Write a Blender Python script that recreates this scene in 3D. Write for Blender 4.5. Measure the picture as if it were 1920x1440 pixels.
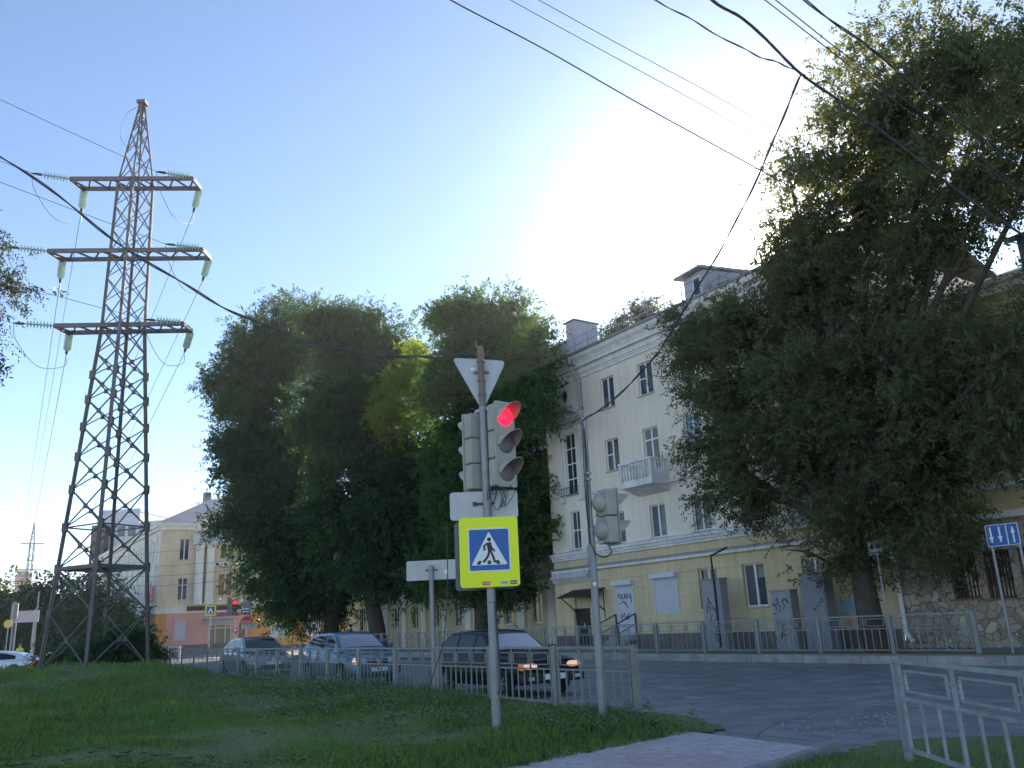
import bpy, bmesh, math, random
import numpy as np
from mathutils import Vector, Matrix
random.seed(7)
for o in list(bpy.data.objects): bpy.data.objects.remove(o)
SC = bpy.context.scene
C = SC.collection
R_ = math.radians

# ---------------------------------------------------------------- camera
F_PX = 1580.; PITCH = R_(15.8); ROLL = R_(2.7); EYE = 1.6
_F = np.array([0, math.cos(PITCH), math.sin(PITCH)]); _r0 = np.array([1., 0, 0]); _u0 = np.array([0, -math.sin(PITCH), math.cos(PITCH)])
_R = math.cos(ROLL)*_r0 - math.sin(ROLL)*_u0; _U = math.sin(ROLL)*_r0 + math.cos(ROLL)*_u0
cam_d = bpy.data.cameras.new('camera'); cam = bpy.data.objects.new('camera', cam_d); C.objects.link(cam)
cam_d.sensor_fit = 'HORIZONTAL'; cam_d.sensor_width = 36; cam_d.lens = 36*F_PX/1920
cam_d.clip_start = .1; cam_d.clip_end = 3000
m = Matrix.Identity(4)
for i in range(3): m[i][0] = _R[i]; m[i][1] = _U[i]; m[i][2] = -_F[i]
m[2][3] = EYE
cam.matrix_world = m
SC.camera = cam

# ---------------------------------------------------------------- sky, sun, exposure
SUN_AZ = R_(17.8); SUN_EL = R_(22.0)
sun_dir = Vector((math.sin(SUN_AZ)*math.cos(SUN_EL), math.cos(SUN_AZ)*math.cos(SUN_EL), math.sin(SUN_EL)))
W = bpy.data.worlds.new('World'); SC.world = W; W.use_nodes = True
nt = W.node_tree; nt.nodes.clear()
sky = nt.nodes.new('ShaderNodeTexSky'); sky.sky_type = 'NISHITA'; sky.sun_disc = False
sky.sun_elevation = SUN_EL; sky.sun_rotation = SUN_AZ; sky.air_density = 1.0; sky.dust_density = 0.0; sky.ozone_density = 1.0; sky.altitude = 2600
bg = nt.nodes.new('ShaderNodeBackground'); bg.inputs['Strength'].default_value = .12
out = nt.nodes.new('ShaderNodeOutputWorld')
# circumsolar glow of the hazy air round the sun
_g = nt.nodes.new('ShaderNodeTexCoord'); _d = nt.nodes.new('ShaderNodeVectorMath'); _d.operation = 'DOT_PRODUCT'; _d.inputs[1].default_value = tuple(sun_dir); nt.links.new(_g.outputs['Generated'], _d.inputs[0])
def _pw(e, k):
    a = nt.nodes.new('ShaderNodeMath'); a.operation = 'MAXIMUM'; a.inputs[1].default_value = 0; nt.links.new(_d.outputs['Value'], a.inputs[0])
    p = nt.nodes.new('ShaderNodeMath'); p.operation = 'POWER'; p.inputs[1].default_value = e; nt.links.new(a.outputs[0], p.inputs[0])
    q = nt.nodes.new('ShaderNodeMath'); q.operation = 'MULTIPLY'; q.inputs[1].default_value = k; nt.links.new(p.outputs[0], q.inputs[0]); return q
_a1, _a2, _a3 = _pw(70, 7.), _pw(700, 30.), _pw(16, 1.3); _s1 = nt.nodes.new('ShaderNodeMath'); _s2 = nt.nodes.new('ShaderNodeMath'); nt.links.new(_a1.outputs[0], _s1.inputs[0]); nt.links.new(_a2.outputs[0], _s1.inputs[1]); nt.links.new(_s1.outputs[0], _s2.inputs[0]); nt.links.new(_a3.outputs[0], _s2.inputs[1])
_gl = nt.nodes.new('ShaderNodeVectorMath'); _gl.operation = 'SCALE'; _gl.inputs[0].default_value = (1, .95, .86); nt.links.new(_s2.outputs[0], _gl.inputs['Scale'])
_ad = nt.nodes.new('ShaderNodeVectorMath'); nt.links.new(sky.outputs[0], _ad.inputs[0]); nt.links.new(_gl.outputs[0], _ad.inputs[1]); nt.links.new(_ad.outputs[0], bg.inputs[0]); nt.links.new(bg.outputs[0], out.inputs[0])
sl = bpy.data.lights.new('sun', 'SUN'); sl.energy = 5.0; sl.angle = R_(.5); sl.color = (1, .9, .74)
so = bpy.data.objects.new('sun', sl); C.objects.link(so); so.rotation_euler = sun_dir.to_track_quat('Z', 'Y').to_euler()
so.location = (0, 0, 60)
vs = SC.view_settings; SC.display_settings.display_device = 'sRGB'
vs.view_transform = 'Standard'; vs.look = 'None'; vs.exposure = 1.22; vs.gamma = 1
SC.render.engine = 'CYCLES'
cy = SC.cycles
cy.use_denoising = True
cy.max_bounces = 7; cy.diffuse_bounces = 3; cy.glossy_bounces = 3; cy.transmission_bounces = 5; cy.transparent_max_bounces = 8
cy.use_adaptive_sampling = True; cy.adaptive_threshold = .015
cy.sample_clamp_indirect = 8

# ---------------------------------------------------------------- placing helpers
def ray(px, py): return _R*(px-960)/F_PX + _U*(720-py)/F_PX + _F
EYEV = np.array([0, 0, EYE])
def onz(px, py, z=0.):
    d = ray(px, py); return Vector(EYEV + (z-EYE)/d[2]*d)
def aty(px, py, Y):
    d = ray(px, py); return Vector(EYEV + Y/d[1]*d)
ANG = R_(34.1)
SV = Vector((-math.sin(ANG), math.cos(ANG), 0)); NV = Vector((math.cos(ANG), math.sin(ANG), 0))
def S(u, o, z=0.): return SV*u + NV*o + Vector((0, 0, z))      # street coordinates: u along the street, o across it
def ono(px, py, o):
    d = ray(px, py); t = o/(d[0]*NV.x + d[1]*NV.y); return Vector(EYEV + t*d)
def uo(p): return (p.x*SV.x + p.y*SV.y, p.x*NV.x + p.y*NV.y)
RZ = -(math.pi/2 - ANG)       # frame with local x towards -u, local y into the far side

# ---------------------------------------------------------------- object helpers
def tag(o, label=None, cat=None, group=None, kind=None):
    if label: o['label'] = label
    if cat: o['category'] = cat
    if group: o['group'] = group
    if kind: o['kind'] = kind
    return o
def thing(name, label, cat, loc=(0, 0, 0), rz=0., group=None):
    o = bpy.data.objects.new(name, None); C.objects.link(o); o.empty_display_size = .3
    o.location = loc; o.rotation_euler = (0, 0, rz)
    return tag(o, label, cat, group)
def dup(root, loc, rz=None, label=None):
    def cp(o, par):
        c = o.copy(); C.objects.link(c)
        if par: c.parent = par
        for ch in list(o.children): cp(ch, c)
        return c
    r = cp(root, None); r.location = loc
    if rz is not None: r.rotation_euler = (0, 0, rz)
    if label: r['label'] = label
    return r

class MB:
    def __init__(s): s.v = []; s.f = []; s.m = []
    def add(s, vs_, fs, mi=0):
        b = len(s.v); s.v += [tuple(v) for v in vs_]; s.f += [tuple(i+b for i in f) for f in fs]; s.m += [mi]*len(fs); return s
    def box(s, x0, x1, y0, y1, z0, z1, mi=0):
        v = [(x0,y0,z0),(x1,y0,z0),(x1,y1,z0),(x0,y1,z0),(x0,y0,z1),(x1,y0,z1),(x1,y1,z1),(x0,y1,z1)]
        return s.add(v, [(3,2,1,0),(4,5,6,7),(0,1,5,4),(1,2,6,5),(2,3,7,6),(3,0,4,7)], mi)
    def beam(s, p, q, w, h=None, mi=0, up=(0, 0, 1)):
        h = h or w; p = Vector(p); q = Vector(q); d = (q-p).normalized(); up = Vector(up)
        if abs(d.dot(up)) > .95: up = Vector((1, 0, 0))
        a = d.cross(up).normalized()*w/2; b = a.cross(d).normalized()*h/2
        v = [p-a-b, p+a-b, p+a+b, p-a+b, q-a-b, q+a-b, q+a+b, q-a+b]
        return s.add(v, [(3,2,1,0),(4,5,6,7),(0,1,5,4),(1,2,6,5),(2,3,7,6),(3,0,4,7)], mi)
    def angle(s, p, q, w, t=.02, mi=0, ref=(1, 0, 0)):            # an L section
        p = Vector(p); q = Vector(q); d = (q-p).normalized(); a = Vector(ref); a = (a-d*a.dot(d)).normalized(); b = d.cross(a)
        for (e, g) in ((a, b), (b, a)):
            v = [p, p+e*w, p+e*w+g*t, p+g*t]; v2 = [x+(q-p) for x in v]
            s.add(v+v2, [(3,2,1,0),(4,5,6,7),(0,1,5,4),(1,2,6,5),(2,3,7,6),(3,0,4,7)], mi)
        return s
    def tube(s, pts, r, n=8, mi=0, cap=True):
        pts = [Vector(p) for p in pts]; rs = r if isinstance(r, (list, tuple)) else [r]*len(pts)
        vs_ = []; fs = []; a = None
        for i, p in enumerate(pts):
            d = (pts[min(i+1, len(pts)-1)]-pts[max(i-1, 0)]).normalized()
            if a is None:
                a = d.orthogonal().normalized()
            a = (a-d*a.dot(d)).normalized(); b = d.cross(a)
            for k in range(n):
                t = 2*math.pi*k/n; vs_.append(p+(a*math.cos(t)+b*math.sin(t))*rs[i])
        for i in range(len(pts)-1):
            for k in range(n):
                fs.append((i*n+k, i*n+(k+1) % n, (i+1)*n+(k+1) % n, (i+1)*n+k))
        if cap: fs.append(tuple(range(n))[::-1]); fs.append(tuple((len(pts)-1)*n+k for k in range(n)))
        return s.add(vs_, fs, mi)
    def lathe(s, prof, n=16, mi=0, M=None):                        # prof: (r, z)
        vs_ = []; fs = []
        for r, z in prof:
            for k in range(n):
                t = 2*math.pi*k/n; v = Vector((r*math.cos(t), r*math.sin(t), z)); vs_.append(M @ v if M else v)
        for i in range(len(prof)-1):
            for k in range(n): fs.append((i*n+k, i*n+(k+1) % n, (i+1)*n+(k+1) % n, (i+1)*n+k))
        fs.append(tuple(range(n))[::-1]); fs.append(tuple((len(prof)-1)*n+k for k in range(n)))
        return s.add(vs_, fs, mi)
    def prism(s, poly, y0, y1, mi=0, M=None):                      # polygon in x,z extruded along y
        n = len(poly); v = [Vector((x, y0, z)) for x, z in poly]+[Vector((x, y1, z)) for x, z in poly]
        if M: v = [M @ q for q in v]
        f = [tuple(range(n)), tuple(range(2*n-1, n-1, -1))]+[(i, i+n, (i+1) % n+n, (i+1) % n) for i in range(n)]
        return s.add(v, f, mi)
    def xf(s, M):
        s.v = [tuple(M @ Vector(v)) for v in s.v]; return s
    def build(s, name, mats, parent=None, smooth=False, bevel=0, loc=None):
        me = bpy.data.meshes.new(name); me.from_pydata(s.v, [], s.f)
        mats = mats if isinstance(mats, (list, tuple)) else [mats]
        for m_ in mats: me.materials.append(m_)
        if len(mats) > 1: me.polygons.foreach_set('material_index', s.m)
        o = bpy.data.objects.new(name, me); C.objects.link(o)
        if parent: o.parent = parent
        if loc is not None: o.location = loc
        if bevel:
            b = o.modifiers.new('bevel', 'BEVEL'); b.width = bevel; b.segments = 2; b.limit_method = 'ANGLE'
        if smooth:
            me.polygons.foreach_set('use_smooth', [True]*len(me.polygons))
            try: me.set_sharp_from_angle(angle=R_(smooth if smooth is not True else 40))
            except Exception: pass
        me.update(); return o

def rrect(cx, cz, w, h, r, n=5):
    p = []
    for (sx, sz, a0) in ((1, 1, 0), (-1, 1, 90), (-1, -1, 180), (1, -1, 270)):
        for k in range(n+1):
            a = R_(a0+90*k/n); p.append((cx+sx*(w/2-r)+r*math.cos(a), cz+sz*(h/2-r)+r*math.sin(a)))
    return p
def spline(pts, n=8):
    pts = [Vector(p) for p in pts]; P = [2*pts[0]-pts[1]]+pts+[2*pts[-1]-pts[-2]]; o = []
    for i in range(1, len(P)-2):
        for k in range(n):
            t = k/n; a, b, c, d = P[i-1], P[i], P[i+1], P[i+2]
            o.append(.5*((2*b)+(c-a)*t+(2*a-5*b+4*c-d)*t*t+(3*b-a-3*c+d)*t**3))
    o.append(pts[-1]); return o
def text(name, s, size, mat, parent, loc, rot, depth=.004, sx=1.):
    cu = bpy.data.curves.new(name, 'FONT'); cu.body = s; cu.size = size; cu.align_x = 'CENTER'; cu.align_y = 'CENTER'; cu.extrude = depth; cu.resolution_u = 2
    t = bpy.data.objects.new(name, cu); C.objects.link(t)
    dg = bpy.context.evaluated_depsgraph_get(); me = bpy.data.meshes.new_from_object(t.evaluated_get(dg))
    bpy.data.objects.remove(t)
    me.materials.clear(); me.materials.append(mat)
    o = bpy.data.objects.new(name, me); C.objects.link(o); o.parent = parent; o.location = loc; o.rotation_euler = rot; o.scale = (sx, 1, 1)
    return o

# ---------------------------------------------------------------- materials
def mat(name, col, rough=.7, metal=0., spec=.5, var=.12, scale=3., bump=0., bscale=60., coat=0., col2=None, emit=None, estr=0.):
    m_ = bpy.data.materials.new(name); m_.use_nodes = True; t = m_.node_tree; b = t.nodes['Principled BSDF']
    b.inputs['Roughness'].default_value = rough; b.inputs['Metallic'].default_value = metal; b.inputs['Specular IOR Level'].default_value = spec
    b.inputs['Base Color'].default_value = (*col, 1)
    if coat: b.inputs['Coat Weight'].default_value = coat; b.inputs['Coat Roughness'].default_value = .05
    if emit: b.inputs['Emission Color'].default_value = (*emit, 1); b.inputs['Emission Strength'].default_value = estr
    tc = t.nodes.new('ShaderNodeTexCoord')
    if var or col2:
        nz = t.nodes.new('ShaderNodeTexNoise'); nz.inputs['Scale'].default_value = scale; nz.inputs['Detail'].default_value = 6; nz.inputs['Roughness'].default_value = .65
        rp = t.nodes.new('ShaderNodeValToRGB'); c2 = col2 or tuple(c*(1-var) for c in col); c1 = col if col2 else tuple(min(1, c*(1+var)) for c in col)
        rp.color_ramp.elements[0].position = .35; rp.color_ramp.elements[1].position = .68
        rp.color_ramp.elements[0].color = (*c2, 1); rp.color_ramp.elements[1].color = (*c1, 1)
        t.links.new(tc.outputs['Object'], nz.inputs['Vector']); t.links.new(nz.outputs['Fac'], rp.inputs['Fac']); t.links.new(rp.outputs['Color'], b.inputs['Base Color'])
    if bump:
        n2 = t.nodes.new('ShaderNodeTexNoise'); n2.inputs['Scale'].default_value = bscale; n2.inputs['Detail'].default_value = 4
        bp = t.nodes.new('ShaderNodeBump'); bp.inputs['Strength'].default_value = bump; bp.inputs['Distance'].default_value = .02
        t.links.new(tc.outputs['Object'], n2.inputs['Vector']); t.links.new(n2.outputs['Fac'], bp.inputs['Height']); t.links.new(bp.outputs['Normal'], b.inputs['Normal'])
    return m_
def leaf_mat(name, c1, c2, trans=.45, tcol=(.16, .26, .03)):
    m_ = bpy.data.materials.new(name); m_.use_nodes = True; t = m_.node_tree; b = t.nodes['Principled BSDF']; o = t.nodes['Material Output']
    b.inputs['Roughness'].default_value = .55; b.inputs['Specular IOR Level'].default_value = .25
    tc = t.nodes.new('ShaderNodeTexCoord'); nz = t.nodes.new('ShaderNodeTexNoise'); nz.inputs['Scale'].default_value = .9; nz.inputs['Detail'].default_value = 8; nz.inputs['Roughness'].default_value = .75
    rp = t.nodes.new('ShaderNodeValToRGB'); rp.color_ramp.elements[0].position = .35; rp.color_ramp.elements[1].position = .66
    rp.color_ramp.elements[0].color = (*c1, 1); rp.color_ramp.elements[1].color = (*c2, 1)
    t.links.new(tc.outputs['Object'], nz.inputs['Vector']); t.links.new(nz.outputs['Fac'], rp.inputs['Fac']); t.links.new(rp.outputs['Color'], b.inputs['Base Color'])
    tr = t.nodes.new('ShaderNodeBsdfTranslucent'); tr.inputs['Color'].default_value = (*tcol, 1)
    mx = t.nodes.new('ShaderNodeMixShader'); mx.inputs[0].default_value = trans
    t.links.new(b.outputs[0], mx.inputs[1]); t.links.new(tr.outputs[0], mx.inputs[2]); t.links.new(mx.outputs[0], o.inputs[0])
    return m_

M = {}
M['asphalt'] = mat('asphalt', (.31, .3, .31), .7, var=.16, scale=.35, bump=.5, bscale=22, spec=.5)
_t = M['asphalt'].node_tree; _b = _t.nodes['Principled BSDF']; _src = _b.inputs['Base Color'].links[0].from_socket
_tc = _t.nodes.new('ShaderNodeTexCoord'); _n = _t.nodes.new('ShaderNodeTexNoise'); _n.inputs['Scale'].default_value = 30; _n.inputs['Detail'].default_value = 8; _n.inputs['Roughness'].default_value = .8
_n3 = _t.nodes.new('ShaderNodeTexNoise'); _n3.inputs['Scale'].default_value = 1.3; _n3.inputs['Detail'].default_value = 7; _n3.inputs['Roughness'].default_value = .7
_r = _t.nodes.new('ShaderNodeValToRGB'); _r.color_ramp.elements[0].position = .3; _r.color_ramp.elements[0].color = (.5, .5, .5, 1); _r.color_ramp.elements[1].position = .7; _r.color_ramp.elements[1].color = (1.25, 1.25, 1.25, 1)
_r3 = _t.nodes.new('ShaderNodeValToRGB'); _r3.color_ramp.elements[0].position = .38; _r3.color_ramp.elements[0].color = (.68, .67, .66, 1); _r3.color_ramp.elements[1].position = .6; _r3.color_ramp.elements[1].color = (1.1, 1.1, 1.1, 1)
_m = _t.nodes.new('ShaderNodeMix'); _m.data_type = 'RGBA'; _m.blend_type = 'MULTIPLY'; _m.inputs[0].default_value = 1
_m3 = _t.nodes.new('ShaderNodeMix'); _m3.data_type = 'RGBA'; _m3.blend_type = 'MULTIPLY'; _m3.inputs[0].default_value = 1
_t.links.new(_tc.outputs['Object'], _n.inputs['Vector']); _t.links.new(_tc.outputs['Object'], _n3.inputs['Vector']); _t.links.new(_n.outputs['Fac'], _r.inputs[0]); _t.links.new(_n3.outputs['Fac'], _r3.inputs[0])
_t.links.new(_src, _m.inputs[6]); _t.links.new(_r.outputs[0], _m.inputs[7]); _t.links.new(_m.outputs[2], _m3.inputs[6]); _t.links.new(_r3.outputs[0], _m3.inputs[7]); _t.links.new(_m3.outputs[2], _b.inputs['Base Color'])
M['bounce'] = mat('bounce_ground', (.45, .42, .37), .95, var=.2, scale=.05)  # ground made paler to bounce sun onto the shaded facade
M['soil'] = mat('soil', (.11, .085, .05), .95, var=.3, scale=2, bump=.5, bscale=20)
M['turf'] = mat('turf', (.11, .17, .045), .95, col2=(.2, .165, .095), scale=.45, bump=.6, bscale=14)
M['concrete'] = mat('concrete', (.34, .33, .31), .9, var=.18, scale=4, bump=.3)
M['kerb'] = mat('kerb', (.33, .31, .3), .9, var=.25, scale=2.5, bump=.4)
M['pave'] = mat('pavement', (.24, .235, .235), .9, var=.18, scale=1.2, bump=.3)
M['steel_rust'] = mat('rusty_steel', (.165, .162, .165), .7, col2=(.135, .108, .095), scale=.8, bump=.2, metal=.15)
M['steel'] = mat('galvanised', (.36, .37, .385), .5, metal=.45, var=.16, scale=5)
M['rail_paint'] = mat('rail_paint', (.29, .31, .32), .6, col2=(.22, .21, .185), scale=2.2, metal=.2, bump=.15)
M['rail_blue'] = mat('rail_paint_blue', (.33, .4, .44), .55, col2=(.24, .235, .22), scale=3.5, metal=.15, bump=.2)
M['insul'] = mat('glass_insulator', (.46, .62, .55), .12, spec=.8, var=.1)
M['wire'] = mat('wire', (.05, .05, .055), .6, var=0)
M['wire_al'] = mat('wire_metal', (.16, .16, .17), .5, metal=.6, var=0)
M['cream'] = mat('cream_plaster', (.85, .75, .63), .9, var=.06, scale=.6, bump=.12)
M['ochre'] = mat('ochre_plaster', (.66, .545, .335), .9, var=.08, scale=.8, bump=.15)
M['trim'] = mat('white_trim', (.76, .745, .73), .85, var=.1, scale=1.5, bump=.1)
M['trim_grey'] = mat('grey_trim', (.56, .545, .535), .85, var=.12, scale=1.5)
M['plinth'] = mat('plinth', (.2, .165, .15), .9, var=.2, scale=2)
M['roof'] = mat('roof_metal', (.25, .24, .25), .5, metal=.4, var=.1)
M['clad'] = mat('cladding', (.42, .4, .44), .55, metal=.15, var=.08)
M['frame'] = mat('window_frame', (.76, .77, .78), .5, var=.05)
M['brownframe'] = mat('window_frame_brown', (.1, .05, .035), .6, var=.1)
def glass(name, c, r=.06):
    return mat(name, c, r, spec=.6, var=.5, scale=1.2)
M['glass'] = glass('window_glass', (.035, .038, .042)); M['glass_sky'] = glass('window_glass_sky', (.2, .28, .38))  # the blue pane has reflected sky put into its base colour
M['curtain'] = mat('curtain', (.22, .2, .185), .9, var=.15, scale=6); M['curtain_b'] = mat('curtain_grey', (.13, .13, .14), .9, var=.2, scale=6)
M['shutter'] = mat('roller_shutter', (.58, .6, .66), .5, var=.05)
M['dark'] = mat('dark_paint', (.02, .018, .017), .6, var=.2)
M['cabinet'] = mat('cabinet_paint', (.3, .295, .32), .55, var=.12, scale=2.5, bump=.05)
M['cabinet_d'] = mat('cabinet_paint_dark', (.2, .205, .24), .55, var=.12, scale=2)
M['spray_b'] = mat('spray_black', (.03, .03, .04), .7, var=0); M['spray_g'] = mat('spray_green', (.08, .18, .15), .7, var=0); M['spray_r'] = mat('spray_purple', (.1, .03, .05), .7, var=0)
M['sign_back'] = mat('sign_back', (.45, .45, .46), .45, metal=.35, var=.08, scale=3)
M['white'] = mat('sign_white', (.78, .78, .78), .45, var=.03)
M['black'] = mat('sign_black', (.018, .018, .02), .5, var=0)
M['blue'] = mat('sign_blue', (.0, .105, .36), .4, var=.04)
M['lime'] = mat('sign_lime', (.9, 1., .0), .45, var=.02, scale=4)
M['signred'] = mat('sign_red', (.6, .02, .03), .45, var=.05)
M['tl_beige'] = mat('signal_housing', (.43, .405, .35), .6, var=.1, scale=5)
M['tl_dark'] = mat('signal_lens_off', (.17, .15, .15), .5, var=.1)
M['tl_in'] = mat('signal_visor_inner', (.3, .25, .215), .8, var=.1)
M['tl_red'] = mat('signal_lens_red', (.5, .0, .02), .3, var=0, emit=(1, .012, .045), estr=1.25)
M['tl_ring'] = mat('signal_lens_ring', (.4, .0, .02), .3, var=0, emit=(1, .01, .03), estr=.7)
M['pole'] = mat('pole_paint', (.33, .345, .375), .5, metal=.25, col2=(.25, .235, .22), scale=2.2, bump=.12)
M['pole_rust'] = mat('pole_rust', (.22, .19, .17), .7, col2=(.2, .125, .085), scale=4, bump=.2)
M['bark'] = mat('bark', (.075, .06, .045), .95, var=.35, scale=3, bump=1., bscale=9)
M['pink'] = mat('pink_plaster', (.8, .43, .36), .9, var=.05, scale=.5); M['orange'] = mat('orange_plaster', (.72, .36, .12), .9, var=.08, scale=.6)
M['sand'] = mat('sand_plaster', (.72, .6, .41), .9, var=.1, scale=.5); M['pale'] = mat('pale_plaster', (.83, .79, .7), .9, var=.1, scale=.6)
M['graybld'] = mat('grey_facade', (.55, .58, .63), .7, var=.06); M['brownbld'] = mat('brown_facade', (.085, .06, .06), .7, var=.1)
M['tyre'] = mat('tyre', (.018, .018, .018), .85, var=.1); M['rim'] = mat('wheel_rim', (.42, .43, .45), .35, metal=.8, var=.05)
M['carglass'] = mat('car_glass', (.02, .024, .028), .03, spec=1., var=0); M['carglass'].node_tree.nodes['Principled BSDF'].inputs['IOR'].default_value = 2.4; M['chrome'] = mat('chrome', (.6, .6, .62), .15, metal=1, var=0)
M['plastic'] = mat('black_plastic', (.02, .02, .021), .6, var=0)
M['sideglass'] = mat('side_glass', (.008, .009, .011), .05, spec=.4, var=0)
M['lamp_on'] = mat('headlamp_lit', (.8, .6, .45), .2, var=0, emit=(1, .6, .36), estr=.28); M['lamp_off'] = mat('headlamp', (.5, .52, .55), .12, var=0)
M['lamp_am'] = mat('indicator', (.7, .25, .04), .3, var=0, emit=(1, .3, .05), estr=.08)
M['tail'] = mat('tail_lamp', (.5, .01, .01), .2, var=0, emit=(1, .05, .06), estr=1.1)
M['purple'] = mat('letter_purple', (.3, .05, .45), .5, var=0); M['magenta'] = mat('sign_magenta', (.62, .02, .22), .5, var=0)
M['yellow'] = mat('sign_yellow', (.72, .5, .12), .5, var=.05)
M['skin'] = mat('skin', (.45, .27, .19), .6, var=.05); M['cloth'] = mat('dark_cloth', (.03, .03, .035), .9, var=.2); M['vest'] = mat('vest', (.5, .7, .05), .8, var=.05)
M['hair'] = mat('hair', (.02, .015, .012), .8, var=0)
def paint(name, c, metal=.35): return mat(name, c, .35, metal=metal, var=.02, coat=.5)
M['p_black'] = mat('paint_black', (.006, .006, .008), .3, spec=.2, var=0); M['p_blue'] = paint('paint_blue', (.06, .155, .25)); M['p_silver'] = paint('paint_silver', (.27, .285, .32), .6); M['p_white'] = paint('paint_white', (.66, .68, .74), .1)

def streaks(m_, amt=.14):      # rain streaks and patched paint on old plaster
    t = m_.node_tree; b = t.nodes['Principled BSDF']; src = b.inputs['Base Color'].links[0].from_socket
    tc = t.nodes.new('ShaderNodeTexCoord'); mp = t.nodes.new('ShaderNodeMapping'); mp.inputs['Scale'].default_value = (2.6, 2.6, .16); n = t.nodes.new('ShaderNodeTexNoise'); n.inputs['Scale'].default_value = 1.6; n.inputs['Detail'].default_value = 7; n.inputs['Roughness'].default_value = .7
    r = t.nodes.new('ShaderNodeValToRGB'); r.color_ramp.elements[0].position = .32; r.color_ramp.elements[1].position = .56; k = 1-amt; r.color_ramp.elements[0].color = (k, k*.98, k*.95, 1); r.color_ramp.elements[1].color = (1, 1, 1, 1)
    n2 = t.nodes.new('ShaderNodeTexNoise'); n2.inputs['Scale'].default_value = .22; n2.inputs['Detail'].default_value = 2; r2 = t.nodes.new('ShaderNodeValToRGB'); r2.color_ramp.interpolation = 'LINEAR'; r2.color_ramp.elements[0].position = .5; r2.color_ramp.elements[1].position = .53; r2.color_ramp.elements[0].color = (.95, .955, .96, 1); r2.color_ramp.elements[1].color = (1, 1, 1, 1)
    a = t.nodes.new('ShaderNodeMix'); a.data_type = 'RGBA'; a.blend_type = 'MULTIPLY'; a.inputs[0].default_value = 1; c = t.nodes.new('ShaderNodeMix'); c.data_type = 'RGBA'; c.blend_type = 'MULTIPLY'; c.inputs[0].default_value = 1
    t.links.new(tc.outputs['Object'], mp.inputs[0]); t.links.new(mp.outputs[0], n.inputs[0]); t.links.new(tc.outputs['Object'], n2.inputs[0]); t.links.new(n.outputs[0], r.inputs[0]); t.links.new(n2.outputs[0], r2.inputs[0])
    t.links.new(src, a.inputs[6]); t.links.new(r.outputs[0], a.inputs[7]); t.links.new(a.outputs[2], c.inputs[6]); t.links.new(r2.outputs[0], c.inputs[7]); t.links.new(c.outputs[2], b.inputs['Base Color'])
for k_, a_ in (('cream', .1), ('ochre', .16), ('trim', .18), ('trim_grey', .18), ('sand', .15), ('pale', .18), ('pink', .1), ('plinth', .25), ('cabinet', .15), ('sign_back', .1), ('tl_beige', .14), ('lime', .03)): streaks(M[k_], a_)
# brick path
def brick_mat():
    m_ = bpy.data.materials.new('paving_bricks'); m_.use_nodes = True; t = m_.node_tree; b = t.nodes['Principled BSDF']; b.inputs['Roughness'].default_value = .9
    tc = t.nodes.new('ShaderNodeTexCoord'); mp = t.nodes.new('ShaderNodeMapping'); mp.inputs['Rotation'].default_value = (0, 0, R_(42))
    br = t.nodes.new('ShaderNodeTexBrick'); br.inputs['Scale'].default_value = 5.; br.inputs['Color1'].default_value = (.6, .535, .525, 1); br.inputs['Color2'].default_value = (.5, .445, .445, 1)
    br.inputs['Mortar'].default_value = (.25, .235, .2, 1); br.inputs['Mortar Size'].default_value = .025; br.inputs['Bias'].default_value = 0
    br.inputs['Brick Width'].default_value = 1.; br.inputs['Row Height'].default_value = .5
    nz = t.nodes.new('ShaderNodeTexNoise'); nz.inputs['Scale'].default_value = .55; nz.inputs['Detail'].default_value = 3
    rp = t.nodes.new('ShaderNodeValToRGB'); rp.color_ramp.elements[0].position = .52; rp.color_ramp.elements[1].position = .6
    mx = t.nodes.new('ShaderNodeMix'); mx.data_type = 'RGBA'; mx.blend_type = 'MULTIPLY'; mx.inputs[7].default_value = (1.05, .86, .86, 1)
    t.links.new(tc.outputs['Object'], mp.inputs[0]); t.links.new(mp.outputs[0], br.inputs[0]); t.links.new(tc.outputs['Object'], nz.inputs[0])
    t.links.new(nz.outputs[0], rp.inputs[0]); t.links.new(rp.outputs[0], mx.inputs[0]); t.links.new(br.outputs[0], mx.inputs[6])
    n2 = t.nodes.new('ShaderNodeTexNoise'); n2.inputs['Scale'].default_value = 9; n2.inputs['Detail'].default_value = 5
    m2 = t.nodes.new('ShaderNodeMix'); m2.data_type = 'RGBA'; m2.blend_type = 'OVERLAY'; m2.inputs[0].default_value = .35
    t.links.new(tc.outputs['Object'], n2.inputs[0]); t.links.new(mx.outputs[2], m2.inputs[6]); t.links.new(n2.outputs[0], m2.inputs[7]); t.links.new(m2.outputs[2], b.inputs['Base Color'])
    bp = t.nodes.new('ShaderNodeBump'); bp.inputs['Strength'].default_value = .5; bp.inputs['Distance'].default_value = .01; bp.invert = True
    t.links.new(br.outputs['Fac'], bp.inputs['Height']); t.links.new(bp.outputs[0], b.inputs['Normal'])
    return m_
M['brick'] = brick_mat()
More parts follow.
